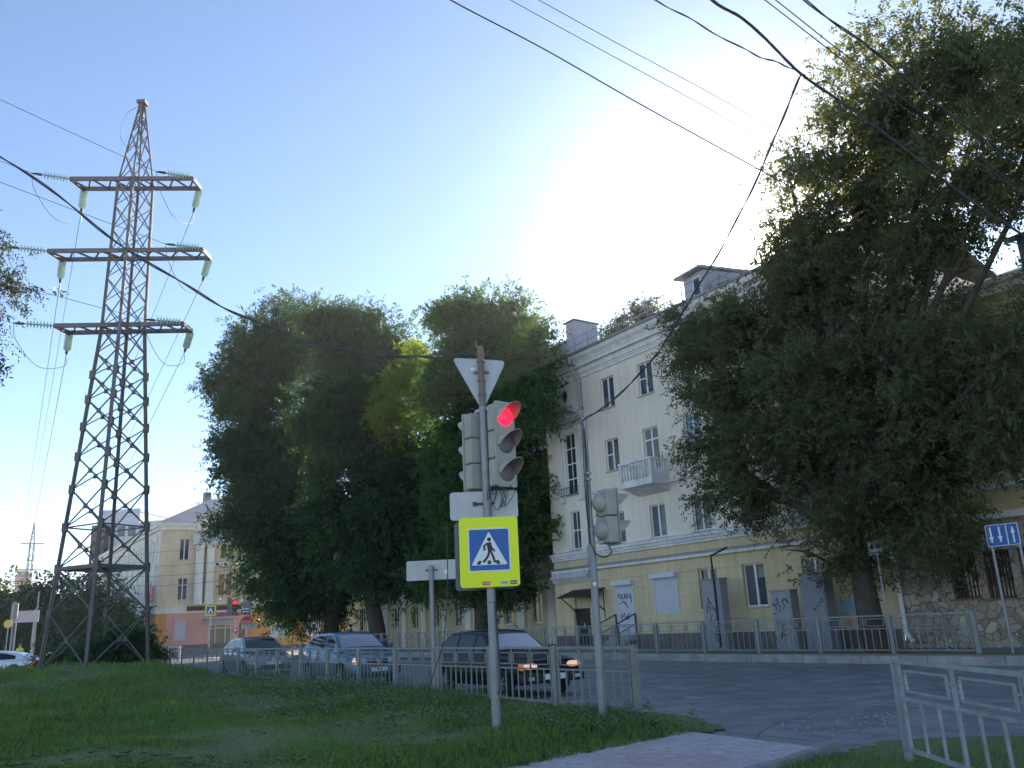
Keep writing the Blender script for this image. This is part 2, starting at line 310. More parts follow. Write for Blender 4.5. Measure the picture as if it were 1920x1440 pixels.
def stone_mat():
    m_ = bpy.data.materials.new('rubble_stone'); m_.use_nodes = True; t = m_.node_tree; b = t.nodes['Principled BSDF']; b.inputs['Roughness'].default_value = .9
    tc = t.nodes.new('ShaderNodeTexCoord'); nz = t.nodes.new('ShaderNodeTexNoise'); nz.inputs['Scale'].default_value = 2.2; nz.inputs['Detail'].default_value = 2
    ad = t.nodes.new('ShaderNodeMix'); ad.data_type = 'RGBA'; ad.inputs[0].default_value = .25
    v1 = t.nodes.new('ShaderNodeTexVoronoi'); v1.inputs['Scale'].default_value = 5.2; v2 = t.nodes.new('ShaderNodeTexVoronoi'); v2.feature = 'DISTANCE_TO_EDGE'; v2.inputs['Scale'].default_value = 5.2
    t.links.new(tc.outputs['Object'], nz.inputs[0]); t.links.new(tc.outputs['Object'], ad.inputs[6]); t.links.new(nz.outputs['Color'], ad.inputs[7])
    t.links.new(ad.outputs[2], v1.inputs['Vector']); t.links.new(ad.outputs[2], v2.inputs['Vector'])
    sp = t.nodes.new('ShaderNodeSeparateColor'); t.links.new(v1.outputs['Color'], sp.inputs[0])
    r1 = t.nodes.new('ShaderNodeValToRGB'); e = r1.color_ramp.elements; e[0].color = (.26, .2, .15, 1); e[1].color = (.55, .47, .37, 1); e.new(.4).color = (.4, .31, .23, 1); e.new(.75).color = (.36, .32, .28, 1)
    t.links.new(sp.outputs[0], r1.inputs[0])
    r2 = t.nodes.new('ShaderNodeValToRGB'); r2.color_ramp.elements[0].position = .012; r2.color_ramp.elements[1].position = .045
    t.links.new(v2.outputs['Distance'], r2.inputs[0])
    mx = t.nodes.new('ShaderNodeMix'); mx.data_type = 'RGBA'; mx.inputs[6].default_value = (.22, .2, .17, 1); t.links.new(r2.outputs[0], mx.inputs[0]); t.links.new(r1.outputs[0], mx.inputs[7])
    t.links.new(mx.outputs[2], b.inputs['Base Color'])
    bp = t.nodes.new('ShaderNodeBump'); bp.inputs['Strength'].default_value = .8; bp.inputs['Distance'].default_value = .04
    t.links.new(r2.outputs[0], bp.inputs['Height']); t.links.new(bp.outputs[0], b.inputs['Normal'])
    return m_
M['stone'] = stone_mat()

# ================================================================ GROUND
def struct(name, mb, m_, smooth=False):
    o = mb.build(name, m_, smooth=smooth); o['kind'] = 'structure'; return o
g = MB(); g.add([(-700, -300, -.12), (700, -300, -.12), (700, 900, -.12), (-700, 900, -.12)], [(0, 1, 2, 3)]); struct('ground', g, M['bounce'])
r = MB()
r.add([S(-40, 9.4), S(52, 9.4), S(52, 22.6), S(-40, 22.6)], [(0, 3, 2, 1)]); struct('road', r, M['asphalt'])
r = MB(); r.add([S(52, -60), S(95, -60), S(95, 60), S(52, 60)], [(0, 3, 2, 1)]); struct('crossroad', r, M['asphalt'])
r = MB()   # apron of the crossing at the near side
r.add([(-12, -4, -.004), (14, -4, -.004), S(-40, 9.3, -.004), S(14, 9.6, -.004), (-2, 13, -.004)], [(0, 1, 2, 3, 4)]); struct('crossing_apron', r, M['asphalt'])
r = MB(); r.box(-46, 60, -4.15, 4., -.1, .24); o = struct('far_pavement', r, M['pave']); o.location = S(14, 26.8); o.rotation_euler = (0, 0, RZ)
r = MB()
x = -46.
rr = random.Random(3)
while x < 60:
    L = 1.9+rr.random()*.2; r.box(x+.008, x+L-.008, -.09+rr.uniform(-.008, .008), .09, -.1, .235+rr.uniform(-.012, .012)); x += L
o = r.build('kerb_far', M['kerb'], bevel=.02); o['kind'] = 'structure'; o.location = S(14, 22.55); o.rotation_euler = (0, 0, RZ)
r = MB(); r.box(-46, 60, -.2, .42, .23, .262); o = struct('verge_strip', r, M['turf']); o.location = S(14, 22.95); o.rotation_euler = (0, 0, RZ)
r = MB(); x = -44.
while x < 0:
    L = 1.0; r.box(x+.006, x+L-.006, -.07, .07, -.1, .14+rr.uniform(-.01, .01)); x += L
o = r.build('kerb_near', M['kerb'], bevel=.015); o['kind'] = 'structure'; o.location = S(9.9, 9.62); o.rotation_euler = (0, 0, RZ)
r = MB(); r.box(-30, 25, -.3, 8, -.1, .3); o = struct('corner_pavement', r, M['pave']); o.location = S(92, 17.5); o.rotation_euler = (0, 0, ANG)

PE0 = onz(920, 1440, .04); PE1 = onz(1278, 1371, .04); PR0 = onz(1470, 1440, .04); PR1 = onz(1558, 1406, .04)
pd = (PE1-PE0).normalized(); pd2 = (PR1-PR0).normalized()
A0 = PE0-pd*14; A1 = PE1; B0 = PR0-pd*14; B1 = PR1
pth = MB(); pth.add([A0, B0, PR0, B1, A1, PE0], [(0, 1, 2, 3, 4, 5)]); pth.v = [(v[0], v[1], .05) for v in pth.v]
nn = len(pth.v); pth.v += [(v[0], v[1], -.08) for v in pth.v[:nn]]; pth.f += [(i, i+nn, (i+1) % nn+nn, (i+1) % nn) for i in range(nn)]; pth.m += [0]*nn
struct('brick_path', pth, M['brick'])
kb = MB(); d = (PR1-PR0); kb.beam(PR0-pd*10+Vector((.07, 0, 0)), PR0+Vector((.07, 0, 0)), .1, .2); kb.beam(PR0+Vector((.07, 0, 0)), PR1+Vector((.07, 0, 0)), .1, .2)
struct('path_edging', kb, M['kerb'])

TW = Vector((-18.6, 38, 0))
def lawn_h(x, y):
    h = .17 + .47*np.exp(-(((x-TW.x)**2+(y-TW.y-1)**2)/11.**2))
    h = h + .05*np.sin(x*.9+1)*np.sin(y*.7) + .03*np.sin(x*2.3+y*1.7)
    d_p = (x-PE0.x)*(-pd.y)+(y-PE0.y)*pd.x           # distance left of the path edge
    k = np.clip((d_p+.1)/1.6, 0, 1); h = .02 + (h-.02)*k*k*(3-2*k) + .0
    oo = x*NV.x+y*NV.y; uu = x*SV.x+y*SV.y
    k = np.clip((9.6-oo)/1.2, 0, 1); h = .14+(h-.14)*k
    k = np.clip((50-y)/5., 0, 1); h = -.06+(h+.06)*k*k*(3-2*k)
    k = np.clip((48-uu)/4., 0, 1); h = -.06+(h+.06)*k*k*(3-2*k)
    d2 = np.clip((d_p+.1)/.5, 0, 1)
    return np.where(oo > 8.4, np.minimum(h, .14), h)*d2 + .02*(1-d2)
def in_lawn1(x, y):
    d_p = (x-PE0.x)*(-pd.y)+(y-PE0.y)*pd.x; oo = x*NV.x+y*NV.y; uu = x*SV.x+y*SV.y
    return (d_p > -.25) & (oo < 9.6) & (y < 51) & (uu < 49.5) & (x > -52)
RE = Vector((3.5, 10.75, 0))
def in_lawn2(x, y):
    d_p = (x-PR0.x)*(-pd.y)+(y-PR0.y)*pd.x; d_q = (x-PR0.x)*(-pd2.y)+(y-PR0.y)*pd2.x
    return (d_p < -.05) & (d_q < -.08) & (y < 10.7+.03*(x-3.5)) & (x < 16)
def heightfield(name, xs, ys, hf, inside, m_):
    X, Y = np.meshgrid(xs, ys); Z = hf(X, Y); nx, ny = len(xs), len(ys)
    v = np.stack([X, Y, Z], -1).reshape(-1, 3); f = []
    cx = (X[:-1, :-1]+X[1:, 1:])/2; cy_ = (Y[:-1, :-1]+Y[1:, 1:])/2; ok = inside(cx, cy_)
    idx = np.argwhere(ok); a = idx[:, 0]*nx+idx[:, 1]; f = np.stack([a, a+1, a+nx+1, a+nx], -1)
    used, inv = np.unique(f, return_inverse=True); f = inv.reshape(-1, 4); v = v[used]
    me = bpy.data.meshes.new(name); me.from_pydata(v.tolist(), [], f.tolist()); me.materials.append(m_); me.polygons.foreach_set('use_smooth', [True]*len(me.polygons))
    o = bpy.data.objects.new(name, me); C.objects.link(o); o['kind'] = 'structure'; return o
xs = np.concatenate([np.arange(-52, -14, .6), np.arange(-14, 6.01, .2)]); ys = np.concatenate([np.arange(1, 26, .2), np.arange(26, 51.5, .5)])
heightfield('lawn_ground', xs, ys, lawn_h, in_lawn1, M['turf'])
l2h = lambda x, y: .05+.03*np.sin(x*1.7)*np.sin(y*1.3)
heightfield('lawn_ground_by_path', np.arange(1, 16, .2), np.arange(1, 11.2, .1), l2h, in_lawn2, M['turf'])

# ---------------------------------------------------------------- grass
def mesh_np(name, V, faces_n, m_, parent=None):
    """V: (N, k, 3) one k-gon per row"""
    N, k, _ = V.shape
    me = bpy.data.meshes.new(name); me.vertices.add(N*k); me.vertices.foreach_set('co', V.reshape(-1).astype(np.float32))
    me.loops.add(N*k); me.loops.foreach_set('vertex_index', np.arange(N*k, dtype=np.int32)); me.polygons.add(N)
    me.polygons.foreach_set('loop_start', np.arange(0, N*k, k, dtype=np.int32)); me.polygons.foreach_set('loop_total', np.full(N, k, dtype=np.int32))
    me.materials.append(m_); me.update(calc_edges=True); me.validate()
    o = bpy.data.objects.new(name, me); C.objects.link(o)
    if parent: o.parent = parent
    return o
rng = np.random.default_rng(5)
def vnoise(x, y, s, seed):
    r_ = np.random.default_rng(seed); ph = r_.uniform(0, 6.28, (6, 2)); k = r_.normal(0, 1, (6, 2))*s
    return sum(np.sin(x*k[i, 0]+y*k[i, 1]+ph[i, 0]) for i in range(6))/6
def blades(n, xr, yr, inside, hf, hgt, wid, ypow=1.6):
    y = yr[0]+(yr[1]-yr[0])*rng.random(n)**ypow; x = (xr[0]+(xr[1]-xr[0])*rng.random(n))
    x = x*np.clip(y/yr[1], .0, 1)*1.0 if xr[0] == -999 else x
    k = inside(x, y); x, y = x[k], y[k]
    tuft = vnoise(x, y, 1.1, 1)+.7*vnoise(x, y, 3.1, 2)
    keep = rng.random(len(x)) < np.clip(.85+.8*tuft, .3, 1); x, y, tuft = x[keep], y[keep], tuft[keep]
    z = hf(x, y)-.01; n = len(x); a = rng.uniform(0, 6.28, n); hh = hgt*(.45+.75*rng.random(n))*np.clip(.9+1.0*tuft, .35, 1.9)
    ln = hh*rng.uniform(.1, .75, n); a2 = a+rng.normal(0, .6, n)+1.57; w = wid*(.6+.8*rng.random(n))
    p = np.stack([x, y, z], -1); d = np.stack([np.cos(a)*w/2, np.sin(a)*w/2, 0*w], -1)
    tip = p+np.stack([np.cos(a2)*ln, np.sin(a2)*ln, hh], -1); mid = p+np.stack([np.cos(a2)*ln*.3, np.sin(a2)*ln*.3, hh*.6], -1)
    return np.stack([p-d, p+d, mid+d*.8, tip, mid-d*.8], 1)
M['grass'] = leaf_mat('grass_blades', (.15, .26, .07), (.28, .37, .115), .38, (.25, .38, .08))
def region1(x, y): return in_lawn1(x, y) & (np.abs(x) < y*.68+1.5)
V = np.concatenate([blades(230000, (-13, 3), (8.2, 18), region1, lawn_h, .115, .012, 1.5),
                    blades(100000, (-22, 3), (16, 34), region1, lawn_h, .15, .02, 1.4),
                    blades(26000, (-36, -4), (30, 48), region1, lawn_h, .2, .04, 1.2),
                    blades(26000, (2.2, 9), (6, 10.9), in_lawn2, l2h, .1, .01, 1.)])
tag(mesh_np('grass', V, 5, M['grass']), 'short patchy green grass covering the lawn', 'grass', kind='stuff')
# taller weeds with pale seed heads, and low broad leaves
M['weed'] = leaf_mat('weed_leaves', (.11, .19, .07), (.24, .31, .13), .35, (.14, .2, .05)); M['seed'] = mat('seed_heads', (.3, .3, .13), .9, var=.2)
def weeds(cx, cy, sx, sy, n, h):
    o = []
    for _ in range(n):
        x, y = rng.normal(cx, sx), rng.normal(cy, sy)
        if not in_lawn1(np.array(x), np.array(y)): continue
        z = float(lawn_h(np.array(x), np.array(y))); hh = h*rng.uniform(.5, 1.2); lx, ly = rng.normal(0, .12, 2)*hh
        for k in range(13):
            t = .12+.88*k/12; c = np.array([x+lx*t, y+ly*t, z+hh*t]); a = k*2.4+rng.uniform(0, 1); L = (.09*(1-t)+.03)*rng.uniform(.7, 1.4); d = np.array([math.cos(a), math.sin(a), .5])*L; e = np.array([-math.sin(a), math.cos(a), 0])*L*.22
            o.append([c, c+d*.5+e, c+d, c+d*.5-e])
    return o
ws = []
for (px, py, sx, sy, n, h) in ((590, 1300, 1., 1.3, 240, .5), (690, 1290, 1.1, 1.1, 200, .5), (480, 1285, 1.6, 2.2, 190, .4), (740, 1320, .8, 1., 110, .36), (620, 1330, .9, .9, 90, .3), (330, 1285, 2.5, 3, 160, .3), (1140, 1350, .7, .35, 70, .2), (1080, 1335, .7, .5, 60, .26), (860, 1345, .8, .6, 60, .24), (150, 1290, 3, 3, 130, .28), (820, 1300, .8, .7, 70, .34)):
    p = onz(px, py, .25); ws += weeds(p.x, p.y, sx, sy, n, h)
tag(mesh_np('weeds', np.array(ws), 4, M['weed']), 'taller pale green weeds growing through the lawn', 'weeds', kind='stuff')

M['leaf_fall'] = mat('fallen_leaf', (.22, .14, .05), .9, col2=(.32, .26, .1), scale=5, var=.3)
def flakes(n, fx, size, tilt=.35):
    o = []
    for _ in range(n):
        x, y, z = fx(); a = rng.uniform(0, 6.28); L = size*rng.uniform(.5, 1.3); d = np.array([math.cos(a), math.sin(a), rng.normal(0, tilt)])*L; e = np.array([-math.sin(a), math.cos(a), rng.normal(0, tilt)])*L*.4; c = np.array([x, y, z+.012]); o.append([c-d, c+e, c+d, c-e])
    return o
def f_lawn():
    while True:
        y = 9+rng.random()**1.6*22; x = rng.uniform(-.62*y, .25*y)
        if in_lawn1(np.array(x), np.array(y)): return x, y, float(lawn_h(np.array(x), np.array(y)))+rng.uniform(.01, .08)
def f_path():
    t, w_ = rng.uniform(-2, 3), rng.uniform(0, 1); p = PE0+pd*t; q = PR0+pd2*t*.5; r_ = p.lerp(q, w_**.6); return r_.x, r_.y, .05
def f_kerb(): u = rng.uniform(8, 34); p = S(u, 22.3-abs(rng.normal(0, .22))); return p.x, p.y, .004
fl_ = flakes(420, f_lawn, .03)+flakes(60, f_path, .022, .15)+flakes(420, f_kerb, .035, .2)
tag(mesh_np('fallen_leaves', np.array(fl_), 4, M['leaf_fall']), 'dry fallen leaves scattered over lawn, path and gutter', 'leaves', kind='stuff')
M['rosette'] = leaf_mat('broad_weed', (.12, .21, .065), (.2, .3, .1), .3, (.14, .22, .05))
ro = []
for _ in range(900):
    x, y, z = f_lawn()
    if vnoise(np.array(x), np.array(y), .8, 9) < -.05: continue
    z = float(lawn_h(np.array(x), np.array(y))); n_ = rng.integers(5, 10); a0 = rng.uniform(0, 6.28); L0 = rng.uniform(.035, .085)
    for k in range(n_):
        a = a0+6.28*k/n_+rng.normal(0, .2); L = L0*rng.uniform(.7, 1.3); d = np.array([math.cos(a), math.sin(a), rng.uniform(.3, .9)])*L; e = np.array([-math.sin(a), math.cos(a), 0])*L*.3; c = np.array([x, y, z+.03]); ro.append([c, c+d*.6+e, c+d*1.1-np.array([0, 0, L*.3]), c+d*.6-e])
tag(mesh_np('broad_leaf_weeds', np.array(ro), 4, M['rosette']), 'low broad leaved weeds scattered in the lawn', 'weeds', kind='stuff')
gv = MB(); rg = random.Random(2)
for _ in range(150):
    p = onz(rg.gauss(1655, 45), rg.gauss(1352, 9), .0) if rg.random() < .55 else onz(rg.uniform(1260, 1640), 1372+rg.uniform(-22, 26), .0)
    r_ = rg.uniform(.005, .016); gv.box(p.x-r_, p.x+r_*rg.uniform(.6, 1.4), p.y-r_, p.y+r_, 0, r_*1.1)
tag(gv.build('gravel', M['concrete']), 'loose gravel and crumbs on the road by the path end', 'gravel', kind='stuff')
def patch(name, px, py, w, h, m_, seed, z=.004):
    rg = random.Random(seed); c = onz(px, py, 0); b = MB(); n = 14; pts = []
    for k in range(n):
        a = 2*math.pi*k/n; pts.append(S(0, 0)+Vector((c.x, c.y, z))+SV*(w*math.cos(a)*rg.uniform(.75, 1.1))+NV*(h*math.sin(a)*rg.uniform(.7, 1.1)))
    b.add(pts, [tuple(range(n))]); struct(name, b, m_)
M['patch_d'] = mat('asphalt_patch', (.235, .23, .235), .85, var=.2, scale=2, bump=.4); M['patch_l'] = mat('worn_paint', (.5, .5, .5), .8, var=.2, scale=8)
patch('road_patch', 1500, 1290, 1.9, 1.1, M['patch_d'], 1); patch('road_patch', 1330, 1262, 3.2, .9, M['patch_d'], 2)
for i, (px, py, w_, h_) in enumerate(((1300, 1308, .22, .1), (1480, 1278, .5, .05), (1640, 1322, .3, .05), (1395, 1285, .35, .05), (1590, 1268, .6, .05), (1250, 1290, .3, .06))): patch('worn_marking', px, py, w_, h_, M['patch_l'], 10+i, .008)
ck = MB()
for i, pts in enumerate((((1400, 1395), (1440, 1365), (1500, 1345), (1560, 1325), (1640, 1308), (1720, 1298)), ((1230, 1300), (1300, 1296), (1390, 1303), (1470, 1318), (1500, 1344)), ((1560, 1325), (1590, 1350), (1680, 1362)))):
    P = spline([onz(x_, y_, .006) for x_, y_ in pts], 6); rg = random.Random(i)
    for p, q in zip(P[:-1], P[1:]): j = Vector((rg.uniform(-.04, .04), rg.uniform(-.06, .06), 0)); ck.beam(p, q+j*.6, rg.uniform(.006, .018), .006)
o = ck.build('road_cracks', M['patch_d']); o['kind'] = 'structure'
# ================================================================ FENCES
def panel_mb(Wd, H, z0=0., q=3, bot=.1, dz=0., tk=1.):
    """one decorative railing section from x=0 to x=Wd; dz = rise of the ground over it"""
    b = MB(); t = .022
    sh = lambda x: z0+dz*x/Wd
    def bar(x0, za, x1, zb_, w=t): w *= tk; b.beam((x0, 0, sh(x0)+za), (x1, 0, sh(x1)+zb_), w, w)
    b.beam((0, 0, sh(0)+H), (Wd, 0, sh(Wd)+H), .04, .04); zm = H-.36
    bar(.03, zm, Wd-.03, zm, .028); bar(.03, bot, Wd-.03, bot, .03)
    for k in range(q+1):
        xk = .06+(Wd-.12)*k/q; bar(xk, bot, xk, H-.02, .026)
        if k == q: break
        x1 = .06+(Wd-.12)*(k+1)/q; g_ = (x1-xk)
        xa, xb = xk+g_*.11, x1-g_*.11; za, zb_ = zm+.075, H-.085
        bar(xa, za, xb, za, .018); bar(xa, zb_, xb, zb_, .018); bar(xa, za, xa, zb_, .018); bar(xb, za, xb, zb_, .018)
        for zz in (za+(zb_-za)*.35, za+(zb_-za)*.65): bar(xk, zz, xa, zz, .014); bar(xb, zz, x1, zz, .014)
        for j in (1, 2):
            xj = xk+g_*j/3; bar(xj, bot, xj, zm, .02)
    return b
def fence(name, label, p0, dirv, n, Wd, H, m_, hf, postw=.12, group=None, embed=.3, q=3, tk=1.):
    ang = math.atan2(dirv.y, dirv.x); root = thing(name, label, 'railing', p0, ang, group)
    hs = [hf(p0+dirv*(Wd*i)) for i in range(n+1)]; root.location.z = hs[0]
    for i in range(n+1):
        z = hs[i]-hs[0]; b = MB(); b.box(Wd*i-postw/2, Wd*i+postw/2, -.03, .03, z-embed, z+H+.03); b.box(Wd*i-postw/2-.006, Wd*i+postw/2+.006, -.036, .036, z+H+.03, z+H+.04)
        b.build('post', m_, root)
    for i in range(n):
        z = hs[i]-hs[0]
        panel_mb(Wd-postw, H, z, q, dz=hs[i+1]-hs[i], tk=tk).build('panel', m_, root, loc=(Wd*i+postw/2, 0, 0))
    return root
hl = lambda p: float(lawn_h(np.array(p.x), np.array(p.y)))
fence('railing', 'long grey railing on the lawn edge in front of the waiting cars', S(10.54, 9.2), SV, 16, 2.13, 1.0, M['rail_paint'], lambda p: max(.14, hl(p)))
fence('railing', 'long grey street railing on the far kerb before the cream building', S(12.67, 23.0), SV, 18, 2.46, 1.06, M['rail_paint'], lambda p: .25)
p0 = onz(1705, 1424, .07)
fence('railing', 'pale blue grey railing at the right edge, on the grass nearest the viewer', Vector((p0.x, p0.y, 0)), Vector((.0, -1, 0)), 2, 2.45, .96, M['rail_blue'], lambda p: .07, .075, q=2, tk=1.25)


# ================================================================ BUILDINGS
def wall_sheet(mb, x0, x1, z0, z1, ops, y=0., depth=.2, mi=0):
    X = sorted(set([x0, x1]+[c for o in ops for c in (o[0], o[1]) if x0 < c < x1])); Z = sorted(set([z0, z1]+[c for o in ops for c in (o[2], o[3]) if z0 < c < z1]))
    for a, b in zip(X[:-1], X[1:]):
        for c, d in zip(Z[:-1], Z[1:]):
            mx, mz = (a+b)/2, (c+d)/2
            if any(o[0] < mx < o[1] and o[2] < mz < o[3] for o in ops): continue
            mb.add([(a, y, c), (b, y, c), (b, y, d), (a, y, d)], [(0, 1, 2, 3)], mi)
    for (a, b, c, d) in [o[:4] for o in ops]:
        if a < x0 or b > x1: continue
        y2 = y+depth
        mb.add([(a, y, c), (a, y2, c), (a, y2, d), (a, y, d)], [(0, 1, 2, 3)], mi); mb.add([(b, y, c), (b, y2, c), (b, y2, d), (b, y, d)], [(3, 2, 1, 0)], mi)
        mb.add([(a, y, d), (b, y, d), (b, y2, d), (a, y2, d)], [(0, 1, 2, 3)], mi); mb.add([(a, y, c), (b, y, c), (b, y2, c), (a, y2, c)], [(3, 2, 1, 0)], mi)
def courses(mb, x0, x1, zs, ops, th=.035, gap=.022):
    for za, zb_ in zip(zs[:-1], zs[1:]):
        za += gap/2; zb_ -= gap/2
        segs = [(x0, x1, za, zb_)]
        for o in ops:
            ns = []
            for (a, b, c, d) in segs:
                if o[1] <= a or o[0] >= b or o[3] <= c or o[2] >= d: ns.append((a, b, c, d)); continue
                if o[0] > a: ns.append((a, o[0], c, d))
                if o[1] < b: ns.append((o[1], b, c, d))
                aa, bb = max(a, o[0]), min(b, o[1])
                if o[2] > c+.01: ns.append((aa, bb, c, o[2]))
                if o[3] < d-.01: ns.append((aa, bb, o[3], d))
            segs = ns
        for (a, b, c, d) in segs: mb.box(a, b, -th, -.0005, c, d)
WR = random.Random(77)
M['glass_b'] = glass('window_glass_pale', (.075, .085, .1)); M['glass_c'] = glass('window_glass_warm', (.055, .045, .035))
def window(parent, op, style='two', y=.0, depth=.2, fm=None, gm=None, sill=True, name='window', sm=None):
    a, b, c, d = op[:4]; fm = fm or M['frame']; gm = gm or WR.choice([M['glass'], M['glass'], M['glass_b'], M['glass_c']]); yb = y+depth-.05; w = .055
    f = MB(); f.box(a, a+w, yb-.05, yb, c, d); f.box(b-w, b, yb-.05, yb, c, d); f.box(a+w, b-w, yb-.05, yb, c, c+w); f.box(a+w, b-w, yb-.05, yb, d-w, d)
    xm = (a+b)/2
    if style in ('two', 'twot', 'door', 'side'): f.box(xm-.05, xm+.05, yb-.055, yb-.002, c+w, d-w)
    if style == 'side': zt = c+(d-c)*.52; f.box(a+w, xm-.05, yb-.05, yb-.003, zt-.03, zt+.03)
    if style == 'twot': zt = c+(d-c)*.68; f.box(a+w, xm-.05, yb-.05, yb-.003, zt-.035, zt+.035); f.box(xm+.05, b-w, yb-.05, yb-.003, zt-.035, zt+.035)
    if style == 'door': zt = c+(d-c)*.78; f.box(a+w, xm-.05, yb-.05, yb-.003, zt-.04, zt+.04); f.box(xm+.05, b-w, yb-.05, yb-.003, zt-.04, zt+.04); f.box(xm+.05, b-w, yb-.05, yb-.003, c+w, c+.28)
    if style == 'grid':
        n = max(2, round((d-c)/.78))
        for k in range(1, n): zz = c+(d-c)*k/n; f.box(a+w, b-w, yb-.05, yb-.004, zz-.03, zz+.03)
        f.box(xm-.02, xm+.02, yb-.045, yb-.006, c+w, d-w)
    if style == 'bars':
        for k in range(1, 8): xx = a+(b-a)*k/8; f.box(xx-.012, xx+.012, yb-.16, yb-.14, c, d)
        for k in (1, 2, 3): zz = c+(d-c)*k/4; f.box(a, b, yb-.163, yb-.143, zz-.012, zz+.012)
    wo = f.build(name, fm, parent)
    p = MB(); p.add([(a+.01, yb-.02, c+.01), (b-.01, yb-.02, c+.01), (b-.01, yb-.02, d-.01), (a+.01, yb-.02, d-.01)], [(0, 1, 2, 3)]); p.build('pane', gm, wo)
    if style in ('two', 'side', 'twot', 'door') and WR.random() < .6:
        q = MB(); k = WR.random(); xa_, xb_ = (a+w, xm-.05) if k < .35 else (xm+.05, b-w) if k < .7 else (a+w, b-w); zt = c+w+(d-c-2*w)*WR.choice([.35, .55, 1., 1.])
        n = 9; q.add([(xa_+(xb_-xa_)*i/n, yb-.024+.003*(i % 2), z_) for i in range(n+1) for z_ in (c+w, zt)], [(2*i, 2*i+2, 2*i+3, 2*i+1) for i in range(n)]); q.build('curtain', WR.choice([M['curtain'], M['curtain_b']]), wo)
    if sill:
        s_ = MB(); s_.box(a-.07, b+.07, y-.1, y+depth-.055, c-.05, c-.004); s_.build('sill', sm or M['trim_grey'], wo)
    return wo

# ---- cream apartment house on the far side. local x = 26 - u, local y = o - 26.5
OX = 26.
bld = thing('apartment_building', 'cream four storey apartment building with ochre ground floor, white balcony and tin roof', 'building', S(OX, 26.5, 0), RZ)
X = lambda u: OX-u
x0, x1 = X(36.05), X(16.95)
def op(uc, w, z0, z1): return (X(uc)-w/2, X(uc)+w/2, z0, z1)
colu = [30.76, 28.0, 25.35, 22.65, 19.95]
up = []
for i, u in enumerate(colu):
    up.append((op(u, 1.0, 11.57, 13.13), 'side' if i % 2 else 'two'))
    up.append((op(u, 1.0, 7.5, 9.97), 'door') if i == 1 else (op(u, 1.0, 8.45, 10.0), 'side'))
    up.append((op(u, 1.0, 4.97, 6.44), 'two'))
up.append((op(34.08, .9, 7.78, 10.95), 'grid')); up.append((op(34.0, .75, 5.0, 6.9), 'grid'))
w_ = MB(); wall_sheet(w_, x0, x1, 4.5, 13.75, [q[0] for q in up], 0, .22)
w_.add([(x0, 0, .2), (x0, 14, .2), (x0, 14, 14.8), (x0, 0, 14.8)], [(0, 3, 2, 1)]); w_.add([(x1, 0, 4.5), (x1, 14, 4.5), (x1, 14, 14.8), (x1, 0, 14.8)], [(0, 1, 2, 3)]); w_.add([(x0, 14, .2), (x1, 14, .2), (x1, 14, 14.8), (x0, 14, 14.8)], [(0, 1, 2, 3)])
w_.build('wall', M['cream'], bld)
# fields around the oval opening, pediment, pilasters (stair bay)
st = MB()
ca, cz = X(34.2), 12.97
ring = [(ca+.32*math.cos(t), cz+.38*math.sin(t)) for t in np.linspace(0, 2*math.pi, 25)[:-1]]; ring2 = [(ca+.24*math.cos(t), cz+.3*math.sin(t)) for t in np.linspace(0, 2*math.pi, 25)[:-1]]
vv = [(x_, -.05, z_) for x_, z_ in ring]+[(x_, -.05, z_) for x_, z_ in ring2]+[(x_, .0, z_) for x_, z_ in ring]+[(x_, .0, z_) for x_, z_ in ring2]
n_ = 24; st.add(vv, [(i, (i+1) % n_, (i+1) % n_+n_, i+n_) for i in range(n_)]+[(i, i+2*n_, (i+1) % n_+2*n_, (i+1) % n_) for i in range(n_)]+[(i+n_, (i+1) % n_+n_, (i+1) % n_+3*n_, i+3*n_) for i in range(n_)])
st.build('oval_window', M['trim_grey'], bld); pv = MB(); pv.prism(ring2, -.012, -.008); pv.build('pane', M['glass'], bpy.data.objects['oval_window'])
pe = MB(); a, b = X(35.45), X(32.75); mid = (a+b)/2
pe.box(a+.1, b-.1, -.12, 0, 11.25, 11.5); pe.box(a, b, -.28, 0, 11.5, 11.62); pe.box(a-.06, b+.06, -.36, 0, 11.62, 11.74)
pe.prism([(a, 11.741), (b, 11.741), (mid, 12.3)], -.14, -.001)
for (p, q) in (((a-.08, 11.76), (mid, 12.36)), ((b+.08, 11.76), (mid, 12.36))): pe.beam((p[0], -.2, p[1]), (q[0], -.2, q[1]), .38, .13)
pe.build('pediment', M['trim_grey'], bld)
for u in (34.85, 33.3):
    pl = MB(); pl.box(X(u)-.16, X(u)+.16, -.1, 0, 7.6, 11.0); pl.box(X(u)-.2, X(u)+.2, -.14, 0, 11.0, 11.25); pl.box(X(u)-.2, X(u)+.2, -.13, 0, 7.4, 7.6); pl.build('pilaster', M['trim'], bld)
rb = MB(); a, b = X(34.75), X(33.4)
for zz in (7.72, 8.1): rb.beam((a, -.3, zz), (b, -.3, zz), .025); rb.beam((a, -.3, zz), (a, 0, zz), .025); rb.beam((b, -.3, zz), (b, 0, zz), .025)
for k in range(11): xx = a+(b-a)*k/10; rb.beam((xx, -.3, 7.72), (xx, -.3, 8.1), .016)
rb.build('window_guard', M['dark'], bld)
